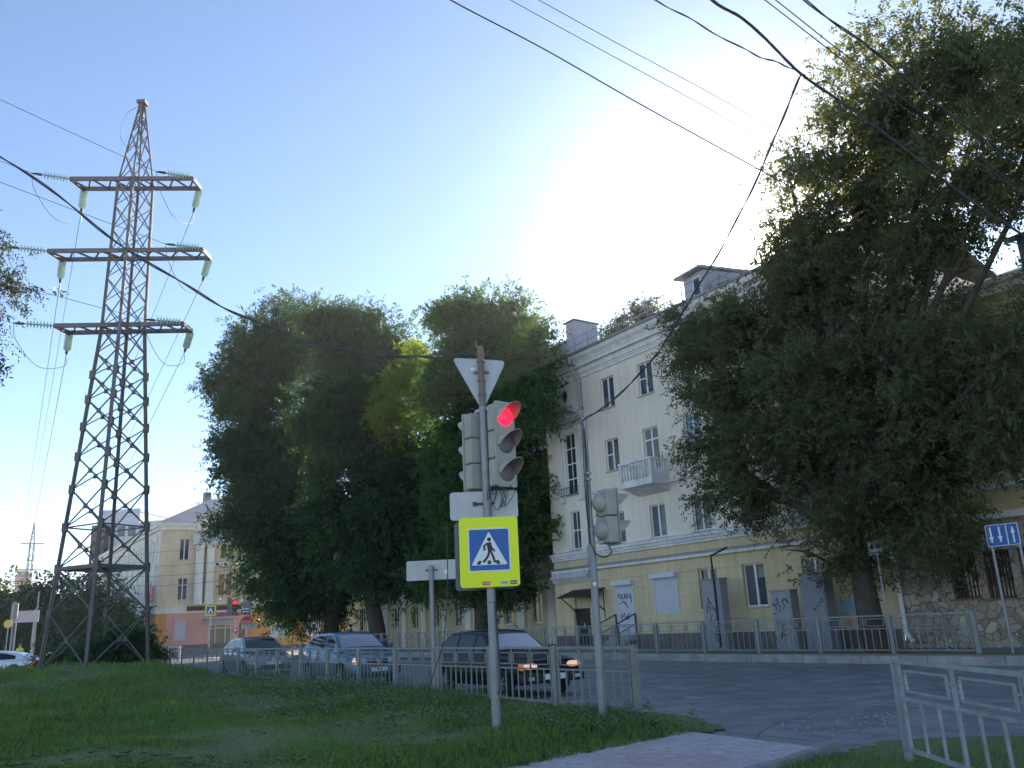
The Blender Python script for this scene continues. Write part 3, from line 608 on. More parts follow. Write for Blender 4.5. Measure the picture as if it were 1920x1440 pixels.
# ground floor
gops = [(op(30.65, 1.2, .8, 3.05), 'sh'), (op(27.9, 1.4, 1.68, 3.2), 'shw'), (op(25.35, 1.05, 1.78, 3.42), 'twot'), (op(22.92, 1.1, 1.78, 3.42), 'two'), (op(20.1, 1.0, 1.78, 3.4), 'two'), (op(33.9, 1.3, .42, 2.12), 'ed'), (op(18.2, .0001, 3.9, 3.91), 'x')]
gops = gops[:-1]
w_ = MB(); wall_sheet(w_, x0, x1, .2, 4.5, [q[0] for q in gops], 0, .22); w_.build('ground_floor_wall', M['ochre'], bld)
cs = MB(); courses(cs, x0, x1, [.85]+[.85+.5*i for i in range(1, 7)], [q[0] for q in gops]); cs.build('rustication', M['ochre'], bld)
pb = MB(); courses(pb, x0-.02, x1, [.2, .84], [q[0] for q in gops], .07, 0); pb.build('plinth', M['plinth'], bld)
for q, s_ in up: window(bld, q, s_, gm=M['glass_sky'] if (abs(q[0]-op(25.35, 1, 0, 1)[0]) < .1 and 8 < q[2] < 9) else None, sm=M['trim_grey'])
for q, s_ in gops:
    if s_ in ('two', 'twot'): window(bld, q, s_)
    elif s_ in ('sh', 'shw'):
        a, b, c, d = q; f = MB(); n = int((d-c)/.075)
        for k in range(n): z = c+(d-c)*k/n; f.add([(a, -.02, z), (b, -.02, z), (b, -.035, z+.06), (a, -.035, z+.06), (b, -.02, z+.073), (a, -.02, z+.073)], [(0, 1, 2, 3), (3, 2, 4, 5)])
        f.box(a-.06, a, -.06, .0, c-.05, d); f.box(b, b+.06, -.06, .0, c-.05, d)
        so_ = f.build('roller_shutter', M['shutter'], bld)
        h = MB(); h.box(a-.1, b+.1, -.26, 0, d-.02, d+.2); h.build('shutter_box', M['shutter'], so_, bevel=.03)
        if s_ == 'sh':
            gr = MB(); rg = random.Random(11)
            def stroke(pts, r=.018): gr.tube(spline([(p_[0], -.045, p_[1]) for p_ in pts], 4), r, 4)
            xx = a+.18; zz = d-.62      # letters sprayed on the shutter
            stroke([(xx+.12, zz+.2), (xx, zz+.22), (xx, zz+.08), (xx+.13, zz+.06)]); stroke([(xx+.2, zz+.2), (xx+.2, zz)]); stroke([(xx+.32, zz+.2), (xx+.2, zz+.1), (xx+.34, zz)])
            stroke([(xx+.4, zz), (xx+.46, zz+.22), (xx+.53, zz)]); stroke([(xx+.6, zz+.26), (xx+.6, zz+.02), (xx+.7, zz+.02)]); stroke([(xx+.74, zz+.2), (xx+.76, zz+.06), (xx+.86, zz+.08)]); stroke([(xx+.87, zz+.22), (xx+.87, zz-.2)])
            stroke([(xx+.2, zz-.2), (xx+.32, zz-.12), (xx+.5, zz-.3)]); stroke([(xx+.42, zz-.12), (xx+.62, zz-.42)]); stroke([(xx+.06, zz-.18), (xx+.09, zz-.24)])
            zz -= .95
            stroke([(xx+.1, zz+.3), (xx+.16, zz), (xx+.3, zz+.05)]); stroke([(xx+.18, zz+.12), (xx+.34, zz+.3), (xx+.36, zz)]); stroke([(xx+.42, zz+.1), (xx+.52, zz+.2), (xx+.5, zz), (xx+.62, zz+.16)]); stroke([(xx+.64, zz+.02), (xx+.6, zz+.24), (xx+.74, zz+.3)])
            stroke([(xx+.2, zz-.3), (xx+.32, zz-.2)]); gr.build('graffiti', M['spray_g'], so_)
    else:
        a, b, c, d = q; f = MB(); f.box(a, b, .1, .16, c, d); f.box(a+.06, (a+b)/2-.02, .085, .1, c+.1, d-.08); f.box((a+b)/2+.02, b-.06, .085, .1, c+.1, d-.08)
        dd = f.build('door', M['dark'], bld); h = MB(); h.beam(((a+b)/2+.05, .06, c+.75), ((a+b)/2+.05, .06, c+1.0), .025); h.build('handle', M['chrome'], dd)
# entrance canopy
ca = MB(); a, b = X(34.5), X(32.0)
ca.add([(a, -1.1, 2.62), (b, -1.1, 2.62), (b, 0, 2.98), (a, 0, 2.98), (a, -1.1, 2.68), (b, -1.1, 2.68), (b, 0, 3.04), (a, 0, 3.04)], [(0, 1, 2, 3), (4, 5, 6, 7), (0, 1, 5, 4), (1, 2, 6, 5), (0, 3, 7, 4)])
for xx in (a+.15, b-.15): ca.beam((xx, -.95, 2.66), (xx, -.02, 1.95), .045); ca.beam((xx, -.03, 1.6), (xx, -.03, 2.9), .045)
ca.build('canopy', M['dark'], bld)
# porch mouldings left of the downpipe, bands and cornices
bd = MB()
for (z0, z1, pr) in ((3.42, 3.52, .12), (3.52, 3.62, .2), (3.62, 3.74, .28), (3.74, 3.9, .16)): bd.box(x0-.01, X(33.05), -pr, -.036, z0, z1)
bd.build('porch_moulding', M['trim_grey'], bld)
bd = MB(); bd.box(x0-.02, x1, -.2, .0, 3.9, 4.03); bd.box(x0-.02, x1, -.1, .0, 4.5, 4.62); bd.box(x0-.02, x1, -.17, .0, 4.62, 4.74); bd.box(x0-.02, x1, -.26, 0, 4.74, 4.84); bd.add([(x0-.02, -.26, 4.841), (x1, -.26, 4.841), (x1, 0, 4.95), (x0-.02, 0, 4.95)], [(0, 1, 2, 3)])
bd.build('string_course', M['trim'], bld)
bd = MB(); bd.box(x0-.02, x1, -.24, 0, 4.031, 4.14); bd.build('band_flashing', M['roof'], bld)
bd = MB(); bd.box(X(27.2)+.0, X(25.95), -.14, 0, 7.25, 7.36); bd.box(X(25.94), x1, -.12, 0, 7.25, 7.4); bd.build('sill_course', M['trim'], bld)
co = MB(); co.box(x0-.05, x1, -.07, 0, 13.6, 13.75); co.box(x0-.08, x1, -.1, .0, 13.75, 13.85); co.box(x0-.1, x1, -.16, 0, 13.85, 14.12); co.box(x0-.3, x1, -.34, 0, 14.12, 14.24)
pr = [(-.34, 14.24), (-.42, 14.4), (-.56, 14.55), (-.6, 14.72)]
for (ya, za), (yb, zb_) in zip(pr[:-1], pr[1:]): co.add([(x0-.3, ya, za), (x1, ya, za), (x1, yb, zb_), (x0-.3, yb, zb_)], [(0, 1, 2, 3)])
co.add([(x0-.3, -.34, 14.12), (x0-.3, -.42, 14.4), (x0-.3, -.6, 14.72), (x0-.3, 0, 14.72), (x0-.3, 0, 14.12)], [(0, 1, 2, 3, 4)])
co.build('cornice', M['trim'], bld)
rf = MB(); rf.box(x0-.35, x1, -.68, -.55, 14.72, 14.84); rf.add([(x0-.35, -.66, 14.842), (x1, -.66, 14.842), (x1, 6.5, 17.2), (x0+3, 6.5, 17.2)], [(0, 1, 2, 3)]); rf.add([(x0-.35, -.66, 14.842), (x0+3, 6.5, 17.2), (x0-.35, 14, 14.84)], [(0, 1, 2)]); rf.add([(x0+3, 6.5, 17.2), (x1, 6.5, 17.2), (x1, 14, 14.84), (x0-.35, 14, 14.84)], [(0, 1, 2, 3)])
roof = rf.build('roof', M['roof'], bld)
rl = MB(); n = 17
for k in range(n+1):
    xx = x0+(x1-x0)*k/n; rl.beam((xx, -.35, 14.9), (xx, -.35, 15.72), .03); rl.beam((xx, -.35, 15.5), (xx, .15, 15.0), .02)
for zz in (15.3, 15.7): rl.beam((x0, -.35, zz), (x1, -.35, zz), .025)
rl.build('roof_railing', M['rail_paint'], roof)
def chimney(u0, u1, y0, y1, ztop, zb_=15):
    b = MB(); a, c = X(u1), X(u0); k = a
    n = int((c-a)/.16)
    for i in range(n):      # corrugated cladding
        xa = a+(c-a)*i/n; xb = a+(c-a)*(i+.5)/n; xc = a+(c-a)*(i+1)/n
        b.add([(xa, y0, zb_), (xb, y0-.03, zb_), (xc, y0, zb_), (xa, y0, ztop), (xb, y0-.03, ztop), (xc, y0, ztop)], [(0, 1, 4, 3), (1, 2, 5, 4)])
    n = int((y1-y0)/.16)
    for i in range(n):
        ya = y0+(y1-y0)*i/n; yb = y0+(y1-y0)*(i+.5)/n; yc = y0+(y1-y0)*(i+1)/n
        for xx, sg in ((c, 1), (a, -1)): b.add([(xx, ya, zb_), (xx+.03*sg, yb, zb_), (xx, yc, zb_), (xx, ya, ztop), (xx+.03*sg, yb, ztop), (xx, yc, ztop)], [(0, 1, 4, 3), (1, 2, 5, 4)])
    b.add([(a, y1, zb_), (c, y1, zb_), (c, y1, ztop), (a, y1, ztop)], [(0, 1, 2, 3)])
    ch = b.build('chimney', M['clad'], roof)
    cp = MB(); ym = (y0+y1)/2; cp.add([(a-.1, y0-.12, ztop), (c+.1, y0-.12, ztop), (c+.1, y1+.12, ztop), (a-.1, y1+.12, ztop), (a-.1, y0-.12, ztop+.06), (c+.1, y0-.12, ztop+.06), (c+.1, y1+.12, ztop+.06), (a-.1, y1+.12, ztop+.06), ((a+c)/2, ym, ztop+.3)], [(0, 1, 2, 3), (0, 1, 5, 4), (1, 2, 6, 5), (2, 3, 7, 6), (3, 0, 4, 7), (4, 5, 8), (5, 6, 8), (6, 7, 8), (7, 4, 8)])
    cp.build('chimney_cap', M['roof'], ch)
p = ono(1063, 612, 28.6); q_ = ono(1120, 610, 28.6)
chimney(34.0, 34.75, .8, 2.4, 17.35, 15.1)
# dormer
dm = MB(); a, b = X(26.35), X(25.1); y0, y1 = 1.5, 6.2; za, zb_ = 16.95, 17.05; rz_ = .55
dm.add([(a, y0, 15.2), (b, y0, 15.2), (b, y0, zb_), (a, y0, za)], [(0, 1, 2, 3)])
n = 14
for i in range(n):
    z0_, z1_ = 15.2+(zb_-15.2)*i/n, 15.2+(zb_-15.2)*(i+1)/n
    k0, k1 = i/n*rz_, (i+1)/n*rz_; dm.add([(b+.02, y0, z0_), (b+.02, y1, z0_+k0), (b, y1, z1_+k1), (b, y0, z1_)], [(0, 1, 2, 3)]); dm.add([(b+.02, y0, z0_), (b, y0, z0_), (b, y1, z0_), (b+.02, y1, z0_)], [(0, 1, 2, 3)])
dm.add([(a, y0, 15.2), (a, y1, 15.2), (a, y1, za+rz_), (a, y0, za)], [(0, 1, 2, 3)])
do = dm.build('dormer', M['clad'], roof)
dr = MB(); dr.add([(a-.3, y0-.35, za+.01), (b+.15, y0-.35, zb_+.01), (b+.15, y1, zb_+.06+rz_), (a-.3, y1, za+.06+rz_), (a-.3, y0-.35, za+.13), (b+.15, y0-.35, zb_+.13), (b+.15, y1, zb_+.18+rz_), (a-.3, y1, za+.18+rz_)], [(3, 2, 1, 0), (4, 5, 6, 7), (0, 1, 5, 4), (1, 2, 6, 5), (0, 3, 7, 4)]); dr.build('dormer_roof', M['roof'], do)
f = MB(); f.box(X(25.75), X(25.25), y0-.03, y0-.005, 15.85, 16.8); dw = f.build('window', M['frame'], do); f = MB(); f.box(X(25.7), X(25.3), y0-.036, y0-.031, 15.91, 16.74); f.build('pane', M['glass'], dw)
# downpipe
dp = MB(); ux = X(32.85)
dp.lathe([(.09, 14.2), (.2, 14.5), (.2, 14.62)], 10, M=Matrix.Translation((ux, -.62, 0)))
dp.tube([(ux, -.62, 14.25), (ux, -.62, 14.15), (ux+.1, -.4, 13.75), (ux+.12, -.18, 13.4), (ux+.12, -.15, 5.2), (ux+.12, -.34, 4.95), (ux+.12, -.36, 4.1), (ux+.12, -.15, 3.75), (ux+.12, -.14, .5), (ux+.12, -.3, .36)], .065, 10)
for zz in (12, 10, 8, 6, 2.8, 1.4): dp.box(ux+.04, ux+.2, -.24, 0, zz, zz+.03)
dp.build('downpipe', M['steel'], bld, smooth=True)
dp = MB(); ux = X(16.8)
dp.tube([(ux, -.15, 3.9), (ux, -.15, .75), (ux+.12, -.2, .55), (ux+.3, -.35, .48)], .075, 10); dp.build('downpipe', M['white'], bld, smooth=True)
# balcony
bal = MB(); a, b = X(29.15), X(27.05); y0 = -1.05
bal.box(a, b, y0, 0, 7.3, 7.5); bal.box(a-.05, b+.05, y0-.05, .0, 7.2, 7.3)
bal.add([(a+.05, y0+.1, 7.199), (b-.05, y0+.1, 7.199), (b-.05, 0, 7.199), (a+.05, 0, 7.199), (a+.05, 0, 6.9), (b-.05, 0, 6.9)], [(0, 1, 5, 4), (0, 4, 3), (1, 2, 5), (3, 4, 5, 2)])
bal_o = bal.build('balcony', M['trim'], bld)
ba = MB(); ba.box(a-.03, b+.03, y0-.04, y0+.1, 8.28, 8.38); ba.box(a-.03, a+.1, y0+.1, 0, 8.28, 8.38); ba.box(b-.1, b+.03, y0+.1, 0, 8.28, 8.38)
for (xx, yy) in ((a+.06, y0+.06), (b-.06, y0+.06)): ba.box(xx-.07, xx+.07, yy-.07, yy+.07, 7.5, 8.28)
for (xx,) in ((a+.05,), (b-.05,)): ba.box(xx-.06, xx+.06, -.1, 0, 7.5, 8.28)
ba.build('handrail', M['trim'], bal_o)
prof = [(.035, 0), (.05, .03), (.05, .06), (.03, .09), (.045, .16), (.06, .26), (.05, .36), (.028, .5), (.025, .6), (.045, .64), (.045, .7), (.03, .73), (.045, .78)]
for k in range(9):
    bb = MB(); bb.lathe(prof, 8, M=Matrix.Translation((a+.25+(b-a-.5)*k/8, y0+.05, 7.5))); bb.build('baluster', M['trim'], bal_o, smooth=True)
for k in range(5):
    for xx in (b-.05, a+.05):
        bb = MB(); bb.lathe(prof, 8, M=Matrix.Translation((xx, y0+.22+(.78)*k/5, 7.5))); bb.build('baluster', M['trim'], bal_o, smooth=True)
bo = MB(); bo.box(X(19.25), X(18.55), -.06, -.036, 1.4, 1.86); bo.build('notice_board', mat('light_blue_board', (.3, .5, .62), .6), bld)
stp = MB()
for k in range(3): stp.box(X(31.3), X(29.9), -1.2+.3*k, -.071, .24, .24+.19*(k+1))
stp.build('entrance_steps', M['concrete'], bld)
hr = MB()
for xx in (X(31.3), X(29.95)):
    hr = MB(); hr.beam((xx, -1.15, .3), (xx, -1.15, 1.35), .045); hr.beam((xx, -.1, .8), (xx, -.1, 1.75), .045); hr.beam((xx, -1.15, 1.35), (xx, -.1, 1.75), .045)
    hr.beam((xx, -1.15, .9), (xx, -.1, 1.3), .03); hr.build('step_railing', M['dark'], bld)

# ---- recessed yellow wing behind the trees
wing = thing('apartment_wing', 'lower yellow wing set back behind the street trees, with white pilasters', 'building', S(54, 29, 0), RZ)
XW = lambda u: 54-u
wo = []
for k in range(10):
    u = 38.2+3.1*k; wo += [((XW(u)-.5, XW(u)+.5, 1.5, 3.1), 'two'), ((XW(u)-.5, XW(u)+.5, 5.0, 6.6), 'two'), ((XW(u)-.5, XW(u)+.5, 8.0, 9.6), 'two')]
w_ = MB(); wall_sheet(w_, XW(69.5), XW(36.1), .2, 11.2, [q[0] for q in wo], 0, .2); w_.add([(XW(69.5), 0, .2), (XW(69.5), 14, .2), (XW(69.5), 14, 11.2), (XW(69.5), 0, 11.2)], [(0, 3, 2, 1)]); w_.build('wall', M['ochre'], wing)
for q, s_ in wo: window(wing, q, s_)
f = MB(); f.box(XW(38.4), XW(36.6), -.2, 1.2, 11.0, 17.1); f.box(XW(38.5), XW(36.5), -.3, 1.3, 17.1, 17.25); f.build('chimney', M['clad'], wing)
rf = MB(); rf.add([(XW(69.9), -.45, 11.3), (XW(36.06), -.45, 11.3), (XW(36.06), 7, 18), (XW(69.9), 7, 18)], [(0, 1, 2, 3)]); rf.add([(XW(69.9), 14.5, 11.3), (XW(36.06), 14.5, 11.3), (XW(36.06), 7, 18), (XW(69.9), 7, 18)], [(0, 1, 2, 3)]); rf.add([(XW(69.9), -.45, 11.3), (XW(69.9), 7, 18), (XW(69.9), 14.5, 11.3)], [(0, 1, 2)]); rf.build('roof', M['roof'], wing)  # steep ridge raised out of view, added to keep sun off the mound
cn = MB(); cn.box(XW(69.6), XW(36.07), -.4, 0, 10.95, 11.28); cn.box(XW(69.6), XW(36.07), -.25, 0, 4.2, 4.45)
for k in range(60): cn.box(XW(38)-k*.5-.1, XW(38)-k*.5+.1, -.16, 0, 3.95, 4.19)
cn.build('cornice', M['trim_grey'], wing)
for k in range(9):
    u = 39.75+3.1*k; pl = MB(); pl.box(XW(u)-.35, XW(u)+.35, -.15, 0, .2, 3.94); pl.build('pilaster', M['pale'], wing)

# ---- stone clad building to the right
sb = thing('stone_clad_building', 'building with rubble stone ground floor and yellow upper storeys at the right edge', 'building', S(8, 26.5, 0), RZ)
XS = lambda u: 8-u
so1 = [(XS(14.62)-.45, XS(14.62)+.45, 1.68, 3.1), (XS(13.55)-.42, XS(13.55)+.42, 1.64, 3.05), (XS(12.5)-.42, XS(12.5)+.42, 1.64, 3.05), (XS(10.9)-.45, XS(10.9)+.45, 1.64, 3.05), (XS(8.5)-.45, XS(8.5)+.45, 1.64, 3.05)]
su = [(XS(u)-.5, XS(u)+.5, z, z+1.6) for u in (15.3, 12.8, 10.3, 7.8, 5.3) for z in (5.3, 8.4)]
w_ = MB(); wall_sheet(w_, XS(16.9), XS(-12), .2, 3.95, so1, -.06, .26); w_.build('ground_floor_wall', M['stone'], sb)
w_ = MB(); wall_sheet(w_, XS(16.9), XS(-12), 3.95, 11.0, su, 0, .2); w_.build('wall', mat('yellow_plaster', (.56, .47, .26), .9, var=.08, scale=.6), sb)
for q in so1: window(sb, q, 'bars', y=-.06, depth=.26, fm=M['brownframe'], sm=M['plinth'])
for q in su: window(sb, q, 'two')
b = MB(); b.box(XS(16.9), XS(-12), -.3, 0, 3.951, 4.15); b.box(XS(16.9), XS(-12), -.2, 0, 4.85, 5.0); b.box(XS(16.9), XS(-12), -.35, 0, 10.7, 10.95); b.box(XS(16.9), XS(-12), -.55, 0, 10.951, 11.12); b.build('cornice', M['trim'], sb)
b = MB(); b.add([(XS(16.9), -.6, 11.15), (XS(-12), -.6, 11.15), (XS(-12), 6, 13.4), (XS(16.9), 6, 13.4)], [(0, 1, 2, 3)]); b.add([(XS(16.9), 0, 11.1), (XS(16.9), 6, 13.4), (XS(16.9), 12, 11.1)], [(0, 1, 2)]); b.box(XS(11.3), XS(6), .6, 5, 11.3, 12.6); b.add([(XS(11.6), .2, 12.5), (XS(5.7), .2, 12.5), (XS(5.7), 5, 13.5), (XS(11.6), 5, 13.5)], [(0, 1, 2, 3)]); b.build('roof', M['roof'], sb)
for u in (11.9, 13.0, 14.0): pass

# ---- pink and sand corner building across the junction: local x = o - 19, local y = u - 95.8
cb = thing('corner_building', 'three storey sand coloured corner building with pink shop front and white columns', 'building', S(95.83, 19.0, 0), ANG)
fo = [((2.0, 2.98, 9.63, 11.87), 'two'), ((2.03, 3.0, 5.48, 7.76), 'twot'), ((6.3, 7.75, 9.8, 11.4), 'two'), ((6.2, 7.68, 5.8, 8.2), 'twot'), ((10.6, 12, 9.8, 11.4), 'two'), ((10.6, 12, 5.8, 8.2), 'twot'), ((14.6, 16, 9.8, 11.4), 'two'), ((14.6, 16, 5.8, 8.2), 'twot')]
w_ = MB(); wall_sheet(w_, 0, 28, 4.83, 12.8, [q[0] for q in fo], 0, .25)
lo = []
for k in range(13):
    yk = 3+3.3*k; lo += [(yk-.55, yk+.55, 5.5, 7.7), (yk-.55, yk+.55, 9.6, 11.8)]
# left flank: built in a frame turned by 90 degrees
fl = MB(); wall_sheet(fl, -46, 0, .4, 12.8, [(-b_, -a_, c_, d_) for a_, b_, c_, d_ in lo], 0, .25)
MF = Matrix.Rotation(-math.pi/2, 4, 'Z')     # x -> -y, so x in [-46,0] runs to +y
fl.xf(MF); fl.build('flank_wall', M['pale'], cb)
w_.add([(28, 0, .4), (28, 20, .4), (28, 20, 12.8), (28, 0, 12.8)], [(0, 1, 2, 3)]); w_.build('wall', M['sand'], cb)
for q, s_ in fo: window(cb, q, s_, depth=.25)
flank = bpy.data.objects['flank_wall']
for (a_, b_, c_, d_) in lo:
    f = MB(); f.box(.19, .22, a_, b_, c_, d_); wf = f.build('window', M['frame'], flank)
    f = MB(); f.box(.18, .189, a_+.1, (a_+b_)/2-.05, c_+.1, d_-.1); f.box(.18, .189, (a_+b_)/2+.05, b_-.1, c_+.1, d_-.1); f.build('pane', M['glass'], wf)
for k in range(14):
    f = MB(); yk = 1.35+3.3*k; f.box(-.22, -.001, yk-.35, yk+.35, 4.9, 12.3); f.build('pilaster', M['pale'], cb)
gf = [((1.95, 3.1, 1.38, 3.25), 'sh'), ((5.38, 7.8, .5, 2.85), 'door'), ((8.6, 9.3, 1.2, 2.9), 'w')]
w_ = MB(); wall_sheet(w_, 1.1, 9.5, .4, 4.13, [q[0] for q in gf], 0, .25); w_.build('shop_wall', M['pink'], cb)
w_ = MB(); wall_sheet(w_, 9.5, 28, .4, 4.13, [(12, 14.4, 1.2, 3), (16, 18, 1.2, 3)], 0, .25); w_.build('shop_wall', M['orange'], cb); w_ = MB(); w_.box(-.004, 1.1, -.002, 7.8, .4, 4.13); w_.build('corner_wall', M['orange'], cb)
for xa_, xb_ in ((12.02, 14.38), (16.02, 17.98)): f = MB(); f.box(xa_, xb_, .15, .2, 1.22, 2.98); f.build('window', M['shutter'], cb)
f = MB(); f.box(-.12, 28, -.14, -.005, 4.13, 4.85); f.box(-.12, -.005, 0, 46, 4.13, 4.85); f.box(-.16, 28, -.2, -.005, 4.85, 4.93); f.box(-.16, -.005, 0, 46, 4.85, 4.93); f.build('string_course', M['pale'], cb)
f = MB(); f.box(-.05, 9.5, -.06, 0, .3, .9); f.box(-.05, 0, 0, 46, .3, .9); f.build('plinth', mat('plinth_violet', (.22, .18, .2), .9), cb)
f = MB(); f.box(3.05, 8.75, -.3, -.142, 4.35, 4.78); f.build('fascia_sign', mat('brown_fascia', (.1, .045, .035), .6), cb)
tx = text('sign_lettering', 'WILDBERRIES', .58, M['purple'], cb, (6.75, -.2, 3.88), (math.pi/2, 0, 0), .03, 1.0)
f = MB(); f.box(4.75, 7.9, -.8, -.005, 3.42, 3.52); f.box(4.95, 7.85, -.12, -.004, 2.9, 3.41); f.build('shop_awning', M['trim_grey'], cb)
a, b, c, d = gf[1][0]
f = MB()
for xx in (a, 6.1, 7.15, b-.08): f.box(xx, xx+.08, .06, .12, c, d)
f.box(a+.08, b-.08, .06, .118, d-.08, d); f.box(a+.08, b-.08, .06, .118, 2.45, 2.53); so_ = f.build('shop_door', M['frame'], cb); f = MB(); f.box(a+.02, b-.02, .12, .14, c, d-.02); f.build('pane', mat('shop_glass', (.1, .14, .12), .08, var=.3), so_)
a, b, c, d = gf[0][0]; f = MB(); f.box(a, b, .05, .1, c, d); f.box(a-.05, b+.05, -.1, -.001, d, d+.14); f.build('roller_shutter', M['shutter'], cb)
a, b, c, d = gf[2][0]; f = MB(); f.box(a, b, .1, .15, c, d); f.build('window', M['glass'], cb)
f = MB(); f.lathe([(.3, 0), (.3, .05)], 20, M=Matrix.Translation((8.2, -.055, 2.15)) @ Matrix.Rotation(math.pi/2, 4, 'X')); ps = f.build('round_sign', M['magenta'], cb)
f = MB(); f.prism([(8.0, 2.12), (8.25, 2.12), (8.25, 2.02), (8.42, 2.2), (8.25, 2.36), (8.25, 2.26), (8.0, 2.22)], -.12, -.108); f.build('emblem', M['white'], ps)
f = MB(); f.box(.5, 3.4, -.25, 0, 12.8, 13.05); f.box(-.3, 3.45, -.34, 0, 13.05, 13.25); f.box(-.45, 3.5, -.5, 0, 13.25, 13.47); f.box(-.3, -.005, 0, 46, 12.8, 13.1); f.box(-.5, -.005, 0, 46, 13.1, 13.47)
f.box(3.5, 28, -.55, 0, 13.0, 13.5); f.box(3.45, 28, -.8, 0, 13.5, 13.95); f.build('cornice', M['pale'], cb)
f = MB(); f.box(3.2, 12.5, -.65, -.551, 11.25, 12.35); bn = f.build('banner_board', mat('pale_board', (.55, .56, .6), .7, var=.12, scale=9), cb)
for xx in (3.6, 4.72, 8.4, 9.55):
    f = MB(); f.lathe([(.48, 5.0), (.48, 5.3), (.43, 5.4), (.42, 10.6), (.46, 11.0), (.5, 11.2)], 18, M=Matrix.Translation((xx+.42, -.45, 0))); f.build('column', M['pale'], cb, smooth=True)
f = MB(); f.box(3.1, 12.6, -1., -.2, 4.931, 5.05); f.build('ledge', M['pale'], cb)
for xx in (5.62, 6.5):
    f = MB(); f.box(xx, xx+.7, -.35, -.002, 8.95, 9.4); ac = f.build('air_conditioner', M['white'], cb); f = MB(); f.lathe([(.17, 0), (.17, .01)], 14, M=Matrix.Translation((xx+.27, -.352, 9.17)) @ Matrix.Rotation(math.pi/2, 4, 'X')); f.build('fan_grille', M['dark'], ac)
f = MB(); f.box(-.235, -.224, .8, 2.6, 5.35, 7.0); bn = f.build('banner', mat('banner_red', (.55, .08, .12), .7, var=.1), cb)
f = MB(); [f.box(-.245, -.236, 1.5, 1.75, 5.6+.34*k, 5.8+.34*k) for k in range(4)]; f.build('banner_lettering', M['white'], bn)
f = MB(); f.add([(-.5, -.55, 13.5), (28, -.55, 13.5), (28, 8, 17.5), (7, 8, 17.5)], [(0, 1, 2, 3)]); f.add([(-.5, -.55, 13.5), (7, 8, 17.5), (7, 46, 17.5), (-.5, 46, 13.5)], [(0, 1, 2, 3)]); f.box(6.2, 7, 8, 8.8, 16.5, 18.3); f.build('roof', mat('patched_roof', (.2, .17, .17), .6, col2=(.3, .32, .38), scale=.25, var=.2), cb)

# ---- grey office block far behind
ob = thing('office_block', 'grey modern office block with a dark brown stair tower behind the corner building', 'building', (-62, 130, 0), R_(-5))
f = MB(); f.box(-2.3, 3.8, 0, 14, .0, 21.2); f.box(3.8, 30, 1, 16, .0, 19.3); f.box(-2.4, 3.9, -.1, 14.1, 20.7, 21.0); f.build('wall', M['graybld'], ob)
f = MB(); f.box(-3.1, -.9, -1.2, -.02, 0, 18.8); [f.box(-3.12, -.88, -1.22, -1.2, 1+2.4*k, 1.08+2.4*k) for k in range(8)]; f.build('stair_tower', M['brownbld'], ob)
for k in range(6):
    for j in range(2): f = MB(); f.box(.4+1.7*j, 1.6+1.7*j, -.03, -.005, 2+3*k, 3.6+3*k); f.build('window', M['glass'], ob)
wt = thing('water_tower', 'small round water tower behind the far pylon', 'tower', (-174, 300, 0)); f = MB(); f.lathe([(1.6, 0), (1.2, 19), (2.4, 21), (2.6, 25), (1.6, 26.6), (.1, 27)], 16); f.build('tank', mat('faded_red', (.4, .28, .27), .8), wt, smooth=True)

